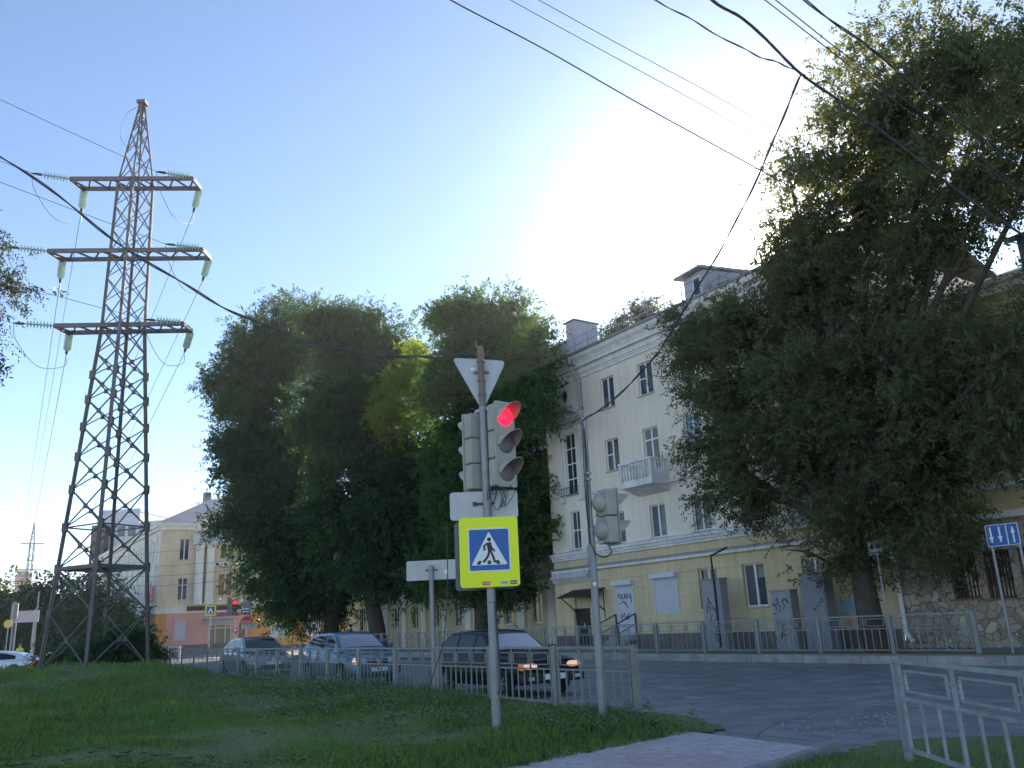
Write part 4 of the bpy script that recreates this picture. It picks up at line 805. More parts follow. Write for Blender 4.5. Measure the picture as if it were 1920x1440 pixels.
# ================================================================ PYLONS
def pylon(name, label, loc, rz_arm, rz_mast, hs, rbase, far=False):
    root = thing(name, label, 'pylon', loc, 0.)
    def corners(z, r): return [Vector((r*math.cos(rz_mast+k*math.pi/2), r*math.sin(rz_mast+k*math.pi/2), z)) for k in range(4)]
    z_lo, z_mid, z_top, z_pk = hs
    def rad(z):
        if z <= z_lo: return rbase+(.98-rbase)*z/z_lo
        if z <= z_top: return .98+(.84-.98)*(z-z_lo)/(z_top-z_lo)
        return .84+(.13-.84)*(z-z_top)/(z_pk-z_top)
    lv = [0, 2.3, 4.2, 6.0, 7.7, 9.2, 10.6, 11.9, 13.1, 14.2, z_lo-.3, z_lo+.0]
    lv = [v for v in lv if v < z_lo-.5]+[z_lo]
    n1 = 3
    lv += [z_lo+(z_mid-z_lo)*k/n1 for k in range(1, n1+1)]+[z_mid+(z_top-z_mid)*k/n1 for k in range(1, n1+1)]+[z_top+(z_pk-z_top)*t for t in (.34, .62, .8, 1.)]
    lw = .12 if not far else .2; bw = .048 if not far else .12
    leg = MB()
    for k in range(4):
        pts = [corners(z, rad(z))[k] for z in (-.6, z_lo, z_top, z_pk)]
        pts[0] = corners(-.5, rad(0)+.08)[k]
        for p, q in zip(pts[:-1], pts[1:]):
            w = lw if p.z < z_lo-1 else lw*.85 if p.z < z_top-1 else lw*.5
            leg.angle(p, q, w, .025 if not far else .1, ref=(-p.x, -p.y, 0) if k % 2 == 0 else (-p.x, -p.y, 0))
            leg.beam(p, q, w*.62, w*.62)
    leg.build('leg_frame', M['steel_rust'], root)
    br = MB()
    for i in range(len(lv)-1):
        za, zb_ = lv[i], lv[i+1]; ca_, cb_ = corners(za, rad(za)), corners(zb_, rad(zb_)); w = bw if zb_ <= z_lo else bw*.8
        for k in range(4):
            j = (k+1) % 4
            if zb_ <= z_lo+.01 or not far:
                br.beam(ca_[k], cb_[j], w, w); br.beam(ca_[j], cb_[k], w, w)
                if i < 9 and not far:
                    c_ = (ca_[k]+ca_[j]+cb_[k]+cb_[j])/4; br.box(c_.x-.09, c_.x+.09, c_.y-.02, c_.y+.02, c_.z-.11, c_.z+.11)
            else: br.beam(ca_[k], cb_[j], w, w)
            if i in (0, 2) or zb_ > z_lo-.1 and (i % 3 == 0): br.beam(cb_[k] if i else ca_[k], cb_[j] if i else ca_[j], w*.9, w*1.3) if i else None
        if i == 1 and not far:
            for k in range(4): br.beam(cb_[k], cb_[(k+1) % 4], .1, .16); br.beam(cb_[k], cb_[(k+2) % 4], .06, .08)
        if not far and i < 8:
            for k in range(4): br.box(cb_[k].x-.1, cb_[k].x+.1, cb_[k].y-.1, cb_[k].y+.1, cb_[k].z-.2, cb_[k].z+.2)
    br.build('bracing', M['steel_rust'], root)
    cp_ = MB(); cp_.box(-.22, .22, -.22, .22, z_pk-.05, z_pk+.12); cp_.build('peak_cap', M['steel_rust'], root)
    ends = []
    rt = Matrix.Rotation(rz_arm, 3, 'Z')
    for z, ha in ((z_lo, 3.0), (z_mid, 3.68), (z_top, 3.0)):
        a = MB(); dd = .5
        for sy, ex in ((-dd, (-ha, ha)), (dd, (-ha+.22, ha+.1))):
            a.beam(rt @ Vector((ex[0], sy, z)), rt @ Vector((ex[1], sy, z)), .1, .21)
        n = 12
        for k in range(n):
            xa = -ha+2*ha*k/n; xb = -ha+2*ha*(k+1)/n; s0 = dd if k % 2 else -dd
            a.beam(rt @ Vector((xa, s0, z)), rt @ Vector((xb, -s0, z)), .07, .07)
        a.beam(rt @ Vector((-ha+.06, -dd, z)), rt @ Vector((-ha+.25, dd, z)), .1, .2); a.beam(rt @ Vector((ha-.06, -dd, z)), rt @ Vector((ha+.06, dd, z)), .1, .2)
        a.build('crossarm', M['steel_rust'], root)
        ends.append((rt @ Vector((-ha, -dd, z)), rt @ Vector((-ha+.3, dd, z-.1)), rt @ Vector((ha-.1, -dd, z)), rt @ Vector((ha, dd, z-.1))))
    return root, ends
TB = Vector((-18.53, 38, .55))
pyl, ends = pylon('pylon', 'tall rusty lattice power pylon with three crossarms standing on the lawn', TB, R_(5), R_(18), (15.5, 19.35, 23.25, 27.9), 2.12)
FT = Vector((-143.5, 250, 1.0))
pyl2, ends2 = pylon('pylon', 'distant lattice power pylon far behind the bushes at the left', FT, R_(28), R_(60), (14.5, 22.0, 29.5, 35.3), 2.6, far=True)
for o in pyl2.children:
    pass
dA = (Vector((FT.x, FT.y, 24))-Vector((TB.x, TB.y, 22))).normalized(); dA = Vector((dA.x, dA.y, -.12)).normalized()
dB = Vector((-.5, -1, -.06)).normalized()
wires_A = []; wires_B = []
def insulator(p, d, L, n=8):
    b = MB(); q = d.to_track_quat('Z', 'Y').to_matrix().to_4x4(); Mx = Matrix.Translation(p) @ q
    b.lathe([(.025, 0), (.025, L)], 6, M=Mx, mi=1)
    for k in range(n):
        z = .12+(L-.3)*k/(n-1); b.lathe([(.03, z-.045), (.07, z-.04), (.18, z+.0), (.18, z+.025), (.06, z+.05), (.03, z+.055)], 12, M=Mx)
    b.lathe([(.05, L-.05), (.07, L), (.06, L+.25), (.02, L+.4)], 8, M=Mx, mi=1)
    b.build('insulator_string', [M['insul'], M['wire']], pyl, smooth=30); return p+d*(L+.38)
for i, e in enumerate(ends):
    pb_ = [insulator(e[0], (dB+Vector((-.4, .4, 0))).normalized(), 1.25), insulator(e[2]+Vector((0, -.05, .05)), (dB+Vector((-.4, .4, 0))).normalized(), 1.25)]
    pa_ = [insulator(e[1], (dA+Vector((0, 0, -.25))).normalized(), 1.25), insulator(e[3], (dA+Vector((0, 0, -.25))).normalized(), 1.25)]
    wires_A += pa_; wires_B += pb_
    for pp, qq in zip(pb_, pa_):
        j = MB(); j.tube(spline([pp, pp+Vector((.1, .2, -.8)), (pp+qq)/2+Vector((0, 0, -1.35)), qq+Vector((-.1, .1, -.55)), qq], 6), .014, 5); j.build('jumper_cable', M['wire_al'], pyl)
j = MB(); j.tube(spline([(0, -.1, 27.8), (-.75, -.1, 27.2), (-.95, -.1, 26), (-.5, -.2, 25.2)], 6), .012, 5); j.build('jumper_cable', M['wire_al'], pyl)
def catenary(p, q, sag, n=24):
    return [p.lerp(q, t)+Vector((0, 0, -4*sag*t*(1-t))) for t in [k/n for k in range(n+1)]]
wl_names = ['lower left', 'lower right', 'middle left', 'middle right', 'upper left', 'upper right']
for i, (pa_, pb_) in enumerate(zip(wires_A, wires_B)):
    e2 = ends2[i//2]; q = FT+e2[1 if i % 2 == 0 else 3]+Vector((0, 0, -1.6))
    w = MB(); w.tube(catenary(TB+pa_, q, 4.5), .016, 5, cap=False); tag(w.build('power_line', M['wire_al']), f'wire from the {wl_names[i]} arm of the near pylon to the distant pylon', 'wire', 'power lines to the distant pylon')
    p = TB+pb_; q = p+Vector((-.5, -1, 0))*62+Vector((0, 0, -1.)); w = MB(); w.tube(catenary(p, q, 1.0), .014, 5, cap=False); tag(w.build('power_line', M['wire_al']), f'wire from the {wl_names[i]} arm of the near pylon out of the left edge', 'wire', 'power lines leaving to the left')

# ================================================================ OVERHEAD CABLES
def cable(name, label, pts, r, m_='wire', strands=1, group=None, n=10):
    P = [aty(*p) if len(p) == 3 else Vector(p) for p in pts]
    b = MB(); sp = spline(P, n); rg = random.Random(len(label))
    for s_ in range(strands):
        ph = rg.uniform(0, 6.28); amp = r*1.3 if strands > 1 else 0
        q = [p+Vector((math.cos(ph+i*.55)*amp*.5, math.cos(ph+i*.55)*-amp*.3, math.sin(ph+i*.55+s_)*amp)) for i, p in enumerate(sp)]
        b.tube(q, r*(.75 if strands > 1 else 1), 6, cap=False)
    return tag(b.build(name, M[m_], smooth=60), label, 'cable', group)
ZG = lambda p: p
cable('overhead_cable', 'thick black cable sagging from the left edge to the traffic light pole top', [(-330, 150, 10.5), (0, 292, 11.2), (200, 440, 11.7), (370, 548, 12), (500, 612, 12.2), (640, 655, 12.4), (760, 669, 12.5), (840, 668, 12.5), (893, 659, 12.52)], .015, strands=2)
cable('overhead_cable', 'thick twisted bundle of black cables crossing the upper right corner', [(1180, -150, 6.2), (1335, 0, 7), (1400, 40, 7.3), (1500, 136, 7.9), (1606, 212, 8.5), (1707, 288, 9), (1819, 376, 9.6), (1925, 446, 10.2), (2100, 570, 11)], .0095, strands=5)
cable('overhead_cable', 'pair of black cables that join the thick bundle above the sun', [(1100, -70, 7), (1230, 0, 7.3), (1310, 45, 7.5), (1400, 95, 7.7), (1450, 115, 7.8), (1495, 131, 7.9)], .0075, strands=2)
cable('overhead_cable', 'topmost thick cable over the tree crown at the upper right', [(1420, -70, 6.8), (1508, 0, 7.2), (1635, 94, 7.8), (1746, 188, 8.3), (1833, 253, 8.8), (1925, 322, 9.3), (2050, 420, 10)], .0105, strands=2)
cable('overhead_cable', 'left one of two thin black cables between the bundle and the topmost cable', [(1350, -60, 7), (1434, 0, 7.4), (1559, 97, 8.1), (1635, 157, 8.5), (1707, 211, 8.9), (1790, 272, 9.4), (1925, 368, 10.1)], .0065)
cable('overhead_cable', 'right one of two thin black cables between the bundle and the topmost cable', [(1360, -70, 7), (1454, 0, 7.4), (1573, 94, 8.1), (1674, 170, 8.7), (1739, 220, 9.1), (1830, 290, 9.6), (1925, 362, 10.2)], .0065)
cable('overhead_cable', 'long black cable from the top edge down across the sky to the big tree', [(700, -90, 12), (845, 0, 13), (1020, 92, 14.2), (1200, 195, 15.5), (1400, 305, 17.5), (1523, 372, 19), (1653, 440, 21), (1800, 515, 23)], .015)
cable('overhead_cable', 'thin pale wire nearest the black cable in the middle of the sky', [(850, -60, 14), (957, 0, 15), (1130, 95, 16.5), (1290, 182, 18), (1400, 245, 19.5), (1519, 314, 21), (1650, 390, 23)], .009, 'wire_al')
cable('overhead_cable', 'thin pale wire just above its fellow, running into the tree crown', [(900, -60, 14), (1010, 0, 15), (1170, 88, 16.5), (1320, 168, 18), (1400, 213, 19), (1570, 307, 21), (1700, 385, 23)], .009, 'wire_al')
cable('overhead_cable', 'black drop cable from the slimmer pole up to the bundle above the sun', [(1093, 800, 12.95), (1096, 786, 12.9), (1140, 758, 12.5), (1200, 700, 11.8), (1245, 645, 11.3), (1290, 568, 10.7), (1350, 470, 9.9), (1410, 355, 9.1), (1460, 240, 8.4), (1500, 143, 7.9)], .0105, strands=2)
for k, (ya, yb) in enumerate(((1048, 1035), (1068, 1062), (1079, 1080), (1090, 1098))):
    cable('trolley_wire', ['highest', 'second', 'third', 'lowest'][k]+' of the thin horizontal wires across the junction at the left', [(-60, ya, 66), (160, ya+2, 72), (300, yb, 80), (420, yb-9, 88)], .016, group='wires across the junction')

# ================================================================ POLES, SIGNALS AND SIGNS
def pole_base(px, py, z): p = onz(px, py, z); return p
PB = onz(932, 1362, .25); PT = aty(900, 650, PB.y)
pole = thing('traffic_light_pole', 'tall grey steel pole with rusty top carrying traffic lights and signs', 'pole', PB)
top = PT-PB; 
b = MB(); k1 = top*((4.75-PB.z)/top.z); kk = top*.3; b.tube([(0, 0, -.4), tuple(kk), tuple(k1)], [.066, .062, .056], 14); b.build('shaft', M['pole'], pole, smooth=True)
b = MB(); b.tube([tuple(k1-top*.002), tuple(top)], [.05, .047], 12)
for f_ in (.86, .9, .955, .975): b.lathe([(.062, -.012), (.062, .012)], 12, M=Matrix.Translation(top*f_))
b.beam(top+Vector((-.05, 0, -.02)), top+Vector((-.07, 0, .1)), .03); b.build('top_section', M['pole_rust'], pole, smooth=True)
b = MB(); b.lathe([(.07, -.006), (.07, .006)], 12, M=Matrix.Translation(kk)); b.build('band', M['pole_rust'], pole)
ax = lambda z: PB+top*((z-PB.z)/top.z)          # a point on the pole axis
YP = PB.y

def traffic_light(name, label, loc, rz, nsec, red=None, sec=.415, w=.36, group=None, back=False, tilt=0.):
    root = thing(name, label, 'traffic light', loc, rz, group)
    H = nsec*sec
    b = MB(); dpt = .19
    for k in range(nsec):
        z0 = k*sec
        b.prism(rrect(0, z0+sec/2, w, sec-.012, .03), -dpt/2, dpt/2)
        if back:      # domed reflector housing on the back
            b.lathe([(.15, 0), (.145, .05), (.12, .1), (.07, .14), (.02, .15)], 16, M=Matrix.Translation((0, dpt/2-.01, z0+sec/2)) @ Matrix.Rotation(-math.pi/2, 4, 'X'))
            for sx in (-1, 1): b.box(sx*w*.36-.025, sx*w*.36+.025, dpt/2, dpt/2+.03, z0+.02, z0+.06)
    b.build('housing', M['tl_beige'], root, bevel=.012, smooth=50)
    p = MB(); p.prism(rrect(0, H/2, w+.05, H+.04, .04), -dpt/2-.022, -dpt/2-.002); p.build('front_plate', M['tl_beige'], root, bevel=.006)
    yf = -dpt/2-.022
    for k in range(nsec):
        zc = k*sec+sec/2; r_ = .163
        v = MB(); n = 22; a0, a1 = R_(-12), R_(192); rows = []
        for j in range(n+1):
            a = a0+(a1-a0)*j/n; s_ = max(0, math.sin(a)); L = .05+.26*max(0, (math.sin(a)+.25)/1.25)
            rows.append((math.cos(a), math.sin(a), L))
        vv = []; ff = []
        for (c_, s_, L) in rows:
            for rr_, yy in ((r_, yf), (r_, yf-L), (r_-.008, yf-L), (r_-.008, yf)): vv.append((c_*rr_, yy+(.0), zc+s_*rr_-(yf-yy)*.0))
        for j in range(n):
            for q in range(3): ff.append((j*4+q, j*4+q+1, (j+1)*4+q+1, (j+1)*4+q))
        v.add(vv, [f for i_, f in enumerate(ff) if i_ % 3 != 2], 0); v.add(vv, [f for i_, f in enumerate(ff) if i_ % 3 == 2], 1)
        v.build('visor', [M['tl_beige'], M['tl_in']], root, smooth=True)
        l = MB(); l.lathe([(.147, 0), (.14, .012), (.1, .03), (.0001, .04)], 20, M=Matrix.Translation((0, yf-.002, zc)) @ Matrix.Rotation(math.pi/2, 4, 'X'))
        lo_ = l.build('lens', M['tl_red'] if red == k else M['tl_dark'], root, smooth=True)
        for rr_ in (.05, .08, .108, .13):
            t_ = MB(); zz_ = -.002-.04*(1-(rr_/.15)**2); t_.tube([(rr_*math.cos(a), yf+zz_-.001, zc+rr_*math.sin(a)) for a in np.linspace(0, 2*math.pi, 25)], .0035, 4, cap=False); t_.build('lens_ring', M['tl_ring'] if red == k else M['tl_dark'], lo_)
    return root
p = aty(934, 912, YP-.1); pt = aty(934, 757, YP-.1); sec = (pt.z-p.z)/3
traffic_light('traffic_light', 'beige three lamp traffic light showing red, on the right of the tall pole', (ax(3.6).x+.24, YP-.05, p.z), R_(40), 3, red=2, sec=sec, w=.33)
b = MB()
p = aty(890, 918, YP+.1); pt = aty(890, 775, YP+.1)
traffic_light('traffic_light', 'beige traffic light turned away, seen from behind on the left of the tall pole', (ax(3.6).x-.12, YP+.19, p.z), R_(34.1+180), 3, sec=(pt.z-p.z)/3, w=.34)
b = MB()
for zz in (3.62, 4.72): q = ax(zz); b.beam((q.x, q.y, zz), (q.x+.24, q.y-.04, zz), .04, .05); b.beam((q.x, q.y+.02, zz+.0), (q.x-.12, q.y+.19, zz), .04, .05)
tag(b.build('mounting_bracket', M['steel']), 'steel brackets clamping both traffic lights to the tall pole', 'bracket')
b = MB(); rg = random.Random(4); q = ax(3.5)
for k in range(7):
    p0 = Vector((q.x+.12+rg.uniform(-.05, .2), q.y-.11, 3.58)); p3 = Vector((q.x+rg.uniform(.0, .3), q.y-.1, 3.5)); d = rg.uniform(.1, .38)
    b.tube(spline([p0, p0+Vector((rg.uniform(-.05, .15), -.02, -d*.5)), (p0+p3)/2+Vector((rg.uniform(-.08, .12), -.03, -d)), p3], 6), .006, 5)
tag(b.build('cable_loops', M['wire']), 'tangled loops of black cable hanging below the red traffic light', 'cable')
# give way sign seen from behind
def plate(b, poly, y0, y1, mi=0, M_=None): b.prism(poly, y0, y1, mi, M_)
def tri_round(pts, r=.06, n=4):
    o = []; L = len(pts)
    for i in range(L):
        p, a, c = Vector(pts[i]), Vector(pts[i-1]), Vector(pts[(i+1) % L]); d1 = (a-p).normalized(); d2 = (c-p).normalized(); s_ = p+d1*r*1.7; e_ = p+d2*r*1.7
        for k in range(n+1):
            t = k/n; o.append(tuple((1-t)**2*s_+2*t*(1-t)*p+t*t*e_))
    return o
yt = YP+.075
ta, tb, tc = aty(847, 671, yt), aty(949, 676, yt), aty(905, 772, yt)
root = thing('give_way_sign', 'bare grey back of a triangular sign at the top of the tall pole', 'road sign', (tc.x, yt, tc.z), R_(2))
pp = tri_round([(ta.x-tc.x, ta.z-tc.z), (tb.x-tc.x, tb.z-tc.z), (0, 0)]); b = MB(); plate(b, pp, 0, .012); b.build('plate', M['sign_back'], root, bevel=.004)
b = MB(); plate(b, tri_round([(ta.x-tc.x+.01, ta.z-tc.z-.01), (tb.x-tc.x-.01, tb.z-tc.z-.01), (0, .02)]), .013, .016); b.build('face', M['white'], root)
b = MB(); b.box(-.16, -.1, -.003, -.001, .66, .7); b.build('sticker', M['white'], root); bpy.data.objects
b = MB(); zz = (ta.z-tc.z)*.7; b.box(-.12, .12, -.03, -.001, zz-.02, zz+.02); b.build('clamp', M['pole_rust'], root)
# plain plate under the lights, seen from behind
yq = YP+.08
a_, c_ = aty(843, 924, yq), aty(972, 971, yq); w = c_.x-a_.x; h = a_.z-c_.z
root = thing('plate_sign', 'blank grey back of a wide rectangular sign below the traffic lights', 'road sign', ((a_.x+c_.x)/2, yq, c_.z), R_(1))
b = MB(); plate(b, rrect(0, h/2, w, h, .05), 0, .012); b.build('plate', M['sign_back'], root, bevel=.004)
b = MB(); b.box(-.14, .16, -.035, -.001, h*.55-.015, h*.55+.015); b.box(-.16, -.1, -.05, -.03, h*.55-.03, h*.55+.03); b.build('clamp', M['wire'], root)
b = MB(); plate(b, rrect(0, h/2, w-.02, h-.02, .045), .013, .015); b.build('face', M['white'], root)
# pedestrian crossing sign
yc = YP-.1
a_, c_ = aty(860, 971, yc), aty(976, 1101, yc); w = c_.x-a_.x; h = a_.z-c_.z-.03
root = thing('crossing_sign', 'square pedestrian crossing sign with bright lime border facing the viewer', 'road sign', ((a_.x+c_.x)/2, yc, c_.z+.02), R_(3))
b = MB(); plate(b, rrect(0, h/2, w, h, .05), -.012, .012); b.build('plate', M['lime'], root, bevel=.004)
k = w/.92; cz = h*.53; q = w*.705
b = MB(); plate(b, rrect(0, cz, q, q*1.02, .025), -.016, -.0125); b.build('border', M['white'], root)
b = MB(); plate(b, rrect(0, cz, q-.035, q*1.02-.035, .015), -.0195, -.0165); b.build('blue_field', M['blue'], root)
th = q*.79; tw_ = q*.86; tz = cz-q*.36
b = MB(); plate(b, tri_round([(-tw_/2, tz), (tw_/2, tz), (0, tz+th)], .012), -.023, -.02); b.build('triangle', M['white'], root)
b = MB()
def U(x, y): return (x*tw_, tz+y*th)
def pol(pts): plate(b, [U(*p_) for p_ in pts], -.0265, -.0235)
hd = [(.005+.055*math.cos(t), .76+.06*math.sin(t)) for t in np.linspace(0, 6.28, 17)[:-1]]; pol(hd)
pol([(-.07, .66), (.06, .68), (.075, .4), (-.03, .38)])                                    # torso
pol([(-.07, .66), (-.02, .66), (-.11, .55), (-.1, .44), (-.155, .44), (-.165, .57)]); pol([(.06, .63), (.03, .5), (.13, .385), (.17, .42), (.085, .53)])                   # arms
pol([(-.03, .4), (.03, .38), (-.005, .25), (-.14, .07), (-.2, .1), (-.075, .26)]); pol([(.01, .42), (.075, .4), (.13, .26), (.18, .07), (.12, .06), (.075, .23)])                  # legs
for xx, sk in ((-.3, .06), (0, 0), (.26, -.06)): pol([(xx-.06-.0, .02), (xx+.04, .02), (xx+.04+sk*.7, .13), (xx-.05+sk*.7, .13)])
b.build('walking_figure', M['black'], root)
b = MB(); pts = [(-.17, .425), (.155, .425)]
for x_, z_ in pts: b.lathe([(.006, 0), (.006, .003)], 8, M=Matrix.Translation((U(x_, z_)[0], -.0235, U(x_, z_)[1])) @ Matrix.Rotation(math.pi/2, 4, 'X'))
b.build('rivets', M['black'], root)
for (x_, w_s, m_, m2) in ((-.06*k, .115, 'signred', 'white'), (.22*k, .1, 'shutter', 'black'), (.36*k, .1, 'black', 'white')):
    b = MB(); plate(b, rrect(x_, .055, w_s, .05, .012), -.0155, -.0125); s_ = b.build('sticker', M[m_], root)
    b = MB(); [b.box(x_-w_s*.36+w_s*.15*j, x_-w_s*.3+w_s*.15*j, -.017, -.0157, .043, .067) for j in range(6)]; b.build('sticker_print', M[m2], s_)
yd = YP+.14
a_, c_ = aty(851, 976, yd), aty(966, 1103, yd); w = c_.x-a_.x; h = a_.z-c_.z-.03
root = thing('back_sign', 'dark grey back of a second square sign just behind the lime bordered one', 'road sign', ((a_.x+c_.x)/2, yd, c_.z), R_(-3))
b = MB(); plate(b, rrect(0, h/2, w, h, .05), 0, .02); b.build('plate', mat('sign_back_green', (.12, .17, .16), .5, var=.1), root, bevel=.004)
b = MB(); b.box(-.2, .25, -.04, -.001, h*.7, h*.7+.03); b.box(-.2, .25, -.04, -.001, h*.25, h*.25+.03); b.build('clamp', M['steel'], root)
b = MB(); plate(b, rrect(0, h/2, w-.02, h-.02, .045), .021, .024); b.build('face', M['lime'], root)
# cable down the pole into the grass
b = MB(); q = PB
b.tube(spline([ax(1.9)+Vector((.05, -.06, 0)), ax(1.2)+Vector((.075, -.05, 0)), ax(.7)+Vector((.05, -.1, 0)), onz(907, 1338, .35), onz(893, 1358, .2)], 8), .009, 6)
tag(b.build('cable', M['wire']), 'black cable leaving the tall pole and running down into the grass', 'cable')
cable('cable', 'black cable hanging beside the blank left sign down to the grass', [(838, 985, 13.4), (839, 1100, 13.4), (832, 1200, 13.4), (815, 1255, 13.5), (799, 1310, 13.6), (790, 1346, 13.7)], .008)

# second pole with pedestrian light
P2 = onz(1130, 1349, .14); P2T = aty(1095, 783, P2.y)
pole2 = thing('traffic_light_pole', 'slimmer grey pole by the end of the railing carrying a pedestrian light', 'pole', P2)
t2 = P2T-P2; b = MB(); b.tube([(0, 0, -.4), tuple(t2*.45), tuple(t2*.62)], [.064, .06, .052], 12); b.tube([tuple(t2*.618), tuple(t2)], [.04, .038], 12); b.build('shaft', M['pole'], pole2, smooth=True)
b = MB(); [b.lathe([(.062, -.015), (.062, .015)], 12, M=Matrix.Translation(t2*f_)) for f_ in (.605, .78, .8)]; b.build('clamp', M['steel'], pole2)
b = MB(); b.lathe([(.03, 0), (.03, .004)], 10, M=Matrix.Translation(t2*.425+Vector((0, -.064, 0))) @ Matrix.Rotation(math.pi/2, 4, 'X')); b.build('sticker', M['white'], pole2)
p = aty(1137, 1020, P2.y); pt = aty(1137, 918, P2.y)
ax2 = lambda z: P2+t2*((z-P2.z)/t2.z)
traffic_light('pedestrian_light', 'beige two lamp pedestrian light seen from behind on the slimmer pole', (ax2(3).x+.27, P2.y+.02, p.z), R_(118), 2, sec=(pt.z-p.z)/2, w=.36, back=True)
b = MB(); [b.beam((ax2(z).x, ax2(z).y, z), (ax2(z).x+.25, ax2(z).y+.02, z), .03, .04) for z in (p.z+.03, pt.z-.05)]; tag(b.build('mounting_bracket', M['steel']), 'steel arms holding the pedestrian light on the slimmer pole', 'bracket')
b = MB(); rg = random.Random(9)
for k in range(3): b.tube([ax2(z)+Vector((-.05+.02*k+.012*math.sin(z*3+k), -.05, 0)) for z in np.linspace(2.75, 4.62, 16)], .008, 5)
b.tube(spline([ax2(2.75)+Vector((-.02, -.05, 0)), ax2(2.58)+Vector((.06, -.05, 0)), ax2(2.53)+Vector((.2, -.03, 0)), ax2(2.6)+Vector((.3, -.02, 0)), ax2(2.7)+Vector((.27, 0, 0))], 6), .011, 6)
tag(b.build('cable', M['wire']), 'black cables strapped along the slimmer pole and looped under its light', 'cable')
# plain sign left, seen from behind
P3 = onz(816, 1300, .2); y3 = P3.y
root = thing('direction_sign', 'wide blank grey sign back on a thin pole left of the tall pole', 'road sign', P3)
t3 = aty(808, 1060, y3)-P3; b = MB(); b.tube([(0, 0, -.4), tuple(t3)], [.055, .05], 12); b.build('pole', M['pole'], root, smooth=True)
a_, c_ = aty(762, 1051, y3+.07), aty(858, 1087, y3+.07); b = MB(); b.prism(rrect((a_.x+c_.x)/2-P3.x, (a_.z+c_.z)/2-P3.z, c_.x-a_.x, a_.z-c_.z-.04, .03), .07, .085); b.build('plate', M['sign_back'], root, bevel=.004)
z_ = (a_.z+c_.z)/2-P3.z; b = MB(); b.box(-.13+t3.x, .14+t3.x, .04, .069, z_-.02, z_+.02); b.build('clamp', M['pole_rust'], root); b = MB(); b.box(.25, .33, .067, .0695, z_-.1, z_); b.build('sticker', M['white'], root)

# lane sign at the right
ls = thing('lane_sign', 'blue lane sign with white arrows on two poles at the right edge', 'road sign', S(11.6, 23.2, .26), RZ)
b = MB(); b.prism(rrect(0.02, 2.98, .84, .56, .03), -.02, 0); b.build('plate', M['white'], ls)
b = MB(); b.prism(rrect(0.02, 2.98, .81, .53, .025), -.024, -.0205); b.build('blue_field', M['blue'], ls)
def arrow(x_, z0, z1, dn):
    b = MB()
    s_ = -1 if dn else 1; tip = z0 if dn else z1; b.box(x_-.022, x_+.022, -.028, -.0245, min(z0, z1), max(z0, z1)-.0) ; b.prism([(x_-.06, tip-s_*.15), (x_+.06, tip-s_*.15), (x_, tip)], -.029, -.0245); b.build('arrow', M['white'], ls)
arrow(-.27, 2.8, 3.2, True); arrow(-.04, 2.8, 3.2, True); arrow(.3, 2.76, 3.16, False)
b = MB(); b.box(.13, .155, -.028, -.0245, 2.73, 3.23); b.build('lane_line', M['white'], ls)
for x_ in (-.33, .38): b = MB(); b.tube([(x_, .04, -.2), (x_, .04, 3.2)], .035, 10); b.build('pole', M['pole'], ls, smooth=True)
psn = thing('parking_sign', 'faded white plate with car pictogram on a pole in front of the big trunk', 'road sign', S(15.42, 23.35, .26), RZ)
b = MB(); b.tube([(0, .03, -.2), (0, .03, 3.15)], .035, 10); b.build('pole', M['pole'], psn, smooth=True)
b = MB(); b.prism(rrect(0, 3.02, .5, .42, .03), -.012, 0); b.build('plate', mat('faded_white', (.4, .39, .36), .7, var=.1), psn)
b = MB(); b.prism([(-.18, 2.98), (-.05, 2.98), (-.05, 3.05), (-.08, 3.12), (-.15, 3.12), (-.18, 3.05)], -.016, -.013); b.prism([(.0, 3.0), (.2, 3.0), (.2, 3.07), (.1, 3.14), (.02, 3.18), (.0, 3.1)], -.016, -.013); b.box(-.21, .21, -.016, -.013, 2.85, 2.875); b.build('pictogram', M['black'], psn)

# utility cabinets
def cabinet(label, uc, w, h, dpt, o, m_, graf=None, riser=False):
    r = thing('utility_cabinet', label, 'cabinet', S(uc, o, .24), RZ)
    b = MB(); b.box(-w/2, w/2, 0, dpt, 0, h); b.box(-w/2-.03, w/2+.03, -.04, dpt+.03, h, h+.05); b.build('body', m_, r, bevel=.012)
    d = MB(); d.box(-w/2+.05, w/2-.05, -.018, -.001, .12, h-.1); dd = d.build('door', m_, r, bevel=.006); hh = MB(); hh.box(w/2-.14, w/2-.11, -.05, -.019, h*.5, h*.5+.12); hh.build('handle', M['steel'], dd)
    if graf:
        g_ = MB(); rg = random.Random(graf)
        if graf == 21:
            for pts in ([(-.28, 1.35), (-.2, 1.9), (.1, 1.5), (.25, 1.25)], [(-.3, 1.62), (0, 1.55), (.24, 1.42), (.1, 1.1), (-.15, .95), (-.05, 1.3)], [(-.15, 2.0), (-.1, 1.4)], [(-.05, .9), (.1, .75), (.12, .4), (.25, .2)], [(-.2, .7), (0, .6), (.05, .3)]): g_.tube(spline([(x_, -.022, z_) for x_, z_ in pts], 5), .014, 4)
        else:
            for _ in range(26):
                x_, z_ = rg.uniform(-w*.38, w*.38), rg.uniform(.25, h-.25); g_.tube(spline([(x_, -.022, z_), (x_+rg.uniform(-.1, .1), -.022, z_+rg.uniform(-.15, .15)), (x_+rg.uniform(-.12, .12), -.022, z_+rg.uniform(-.2, .2))], 4), .011, 4)
        q = g_.build('graffiti', M['spray_r'] if graf == 21 else M['spray_b'], dd); q['kind'] = 'stuff'
    if riser:
        p_ = MB(); p_.tube([(w/2-.22, -.06, .1), (w/2-.22, -.06, h+.2), (w/2-.3, .0, h+.9), (w/2-.3, .95, 3.85)], .04, 8); p_.build('riser_pipe', M['dark'], r, smooth=True)
    return r
cabinet('tall grey utility cabinet with purple scrawl, left of three on the far pavement', 23.85, .98, 2.62, .42, 25.0, M['cabinet'], 21, True)
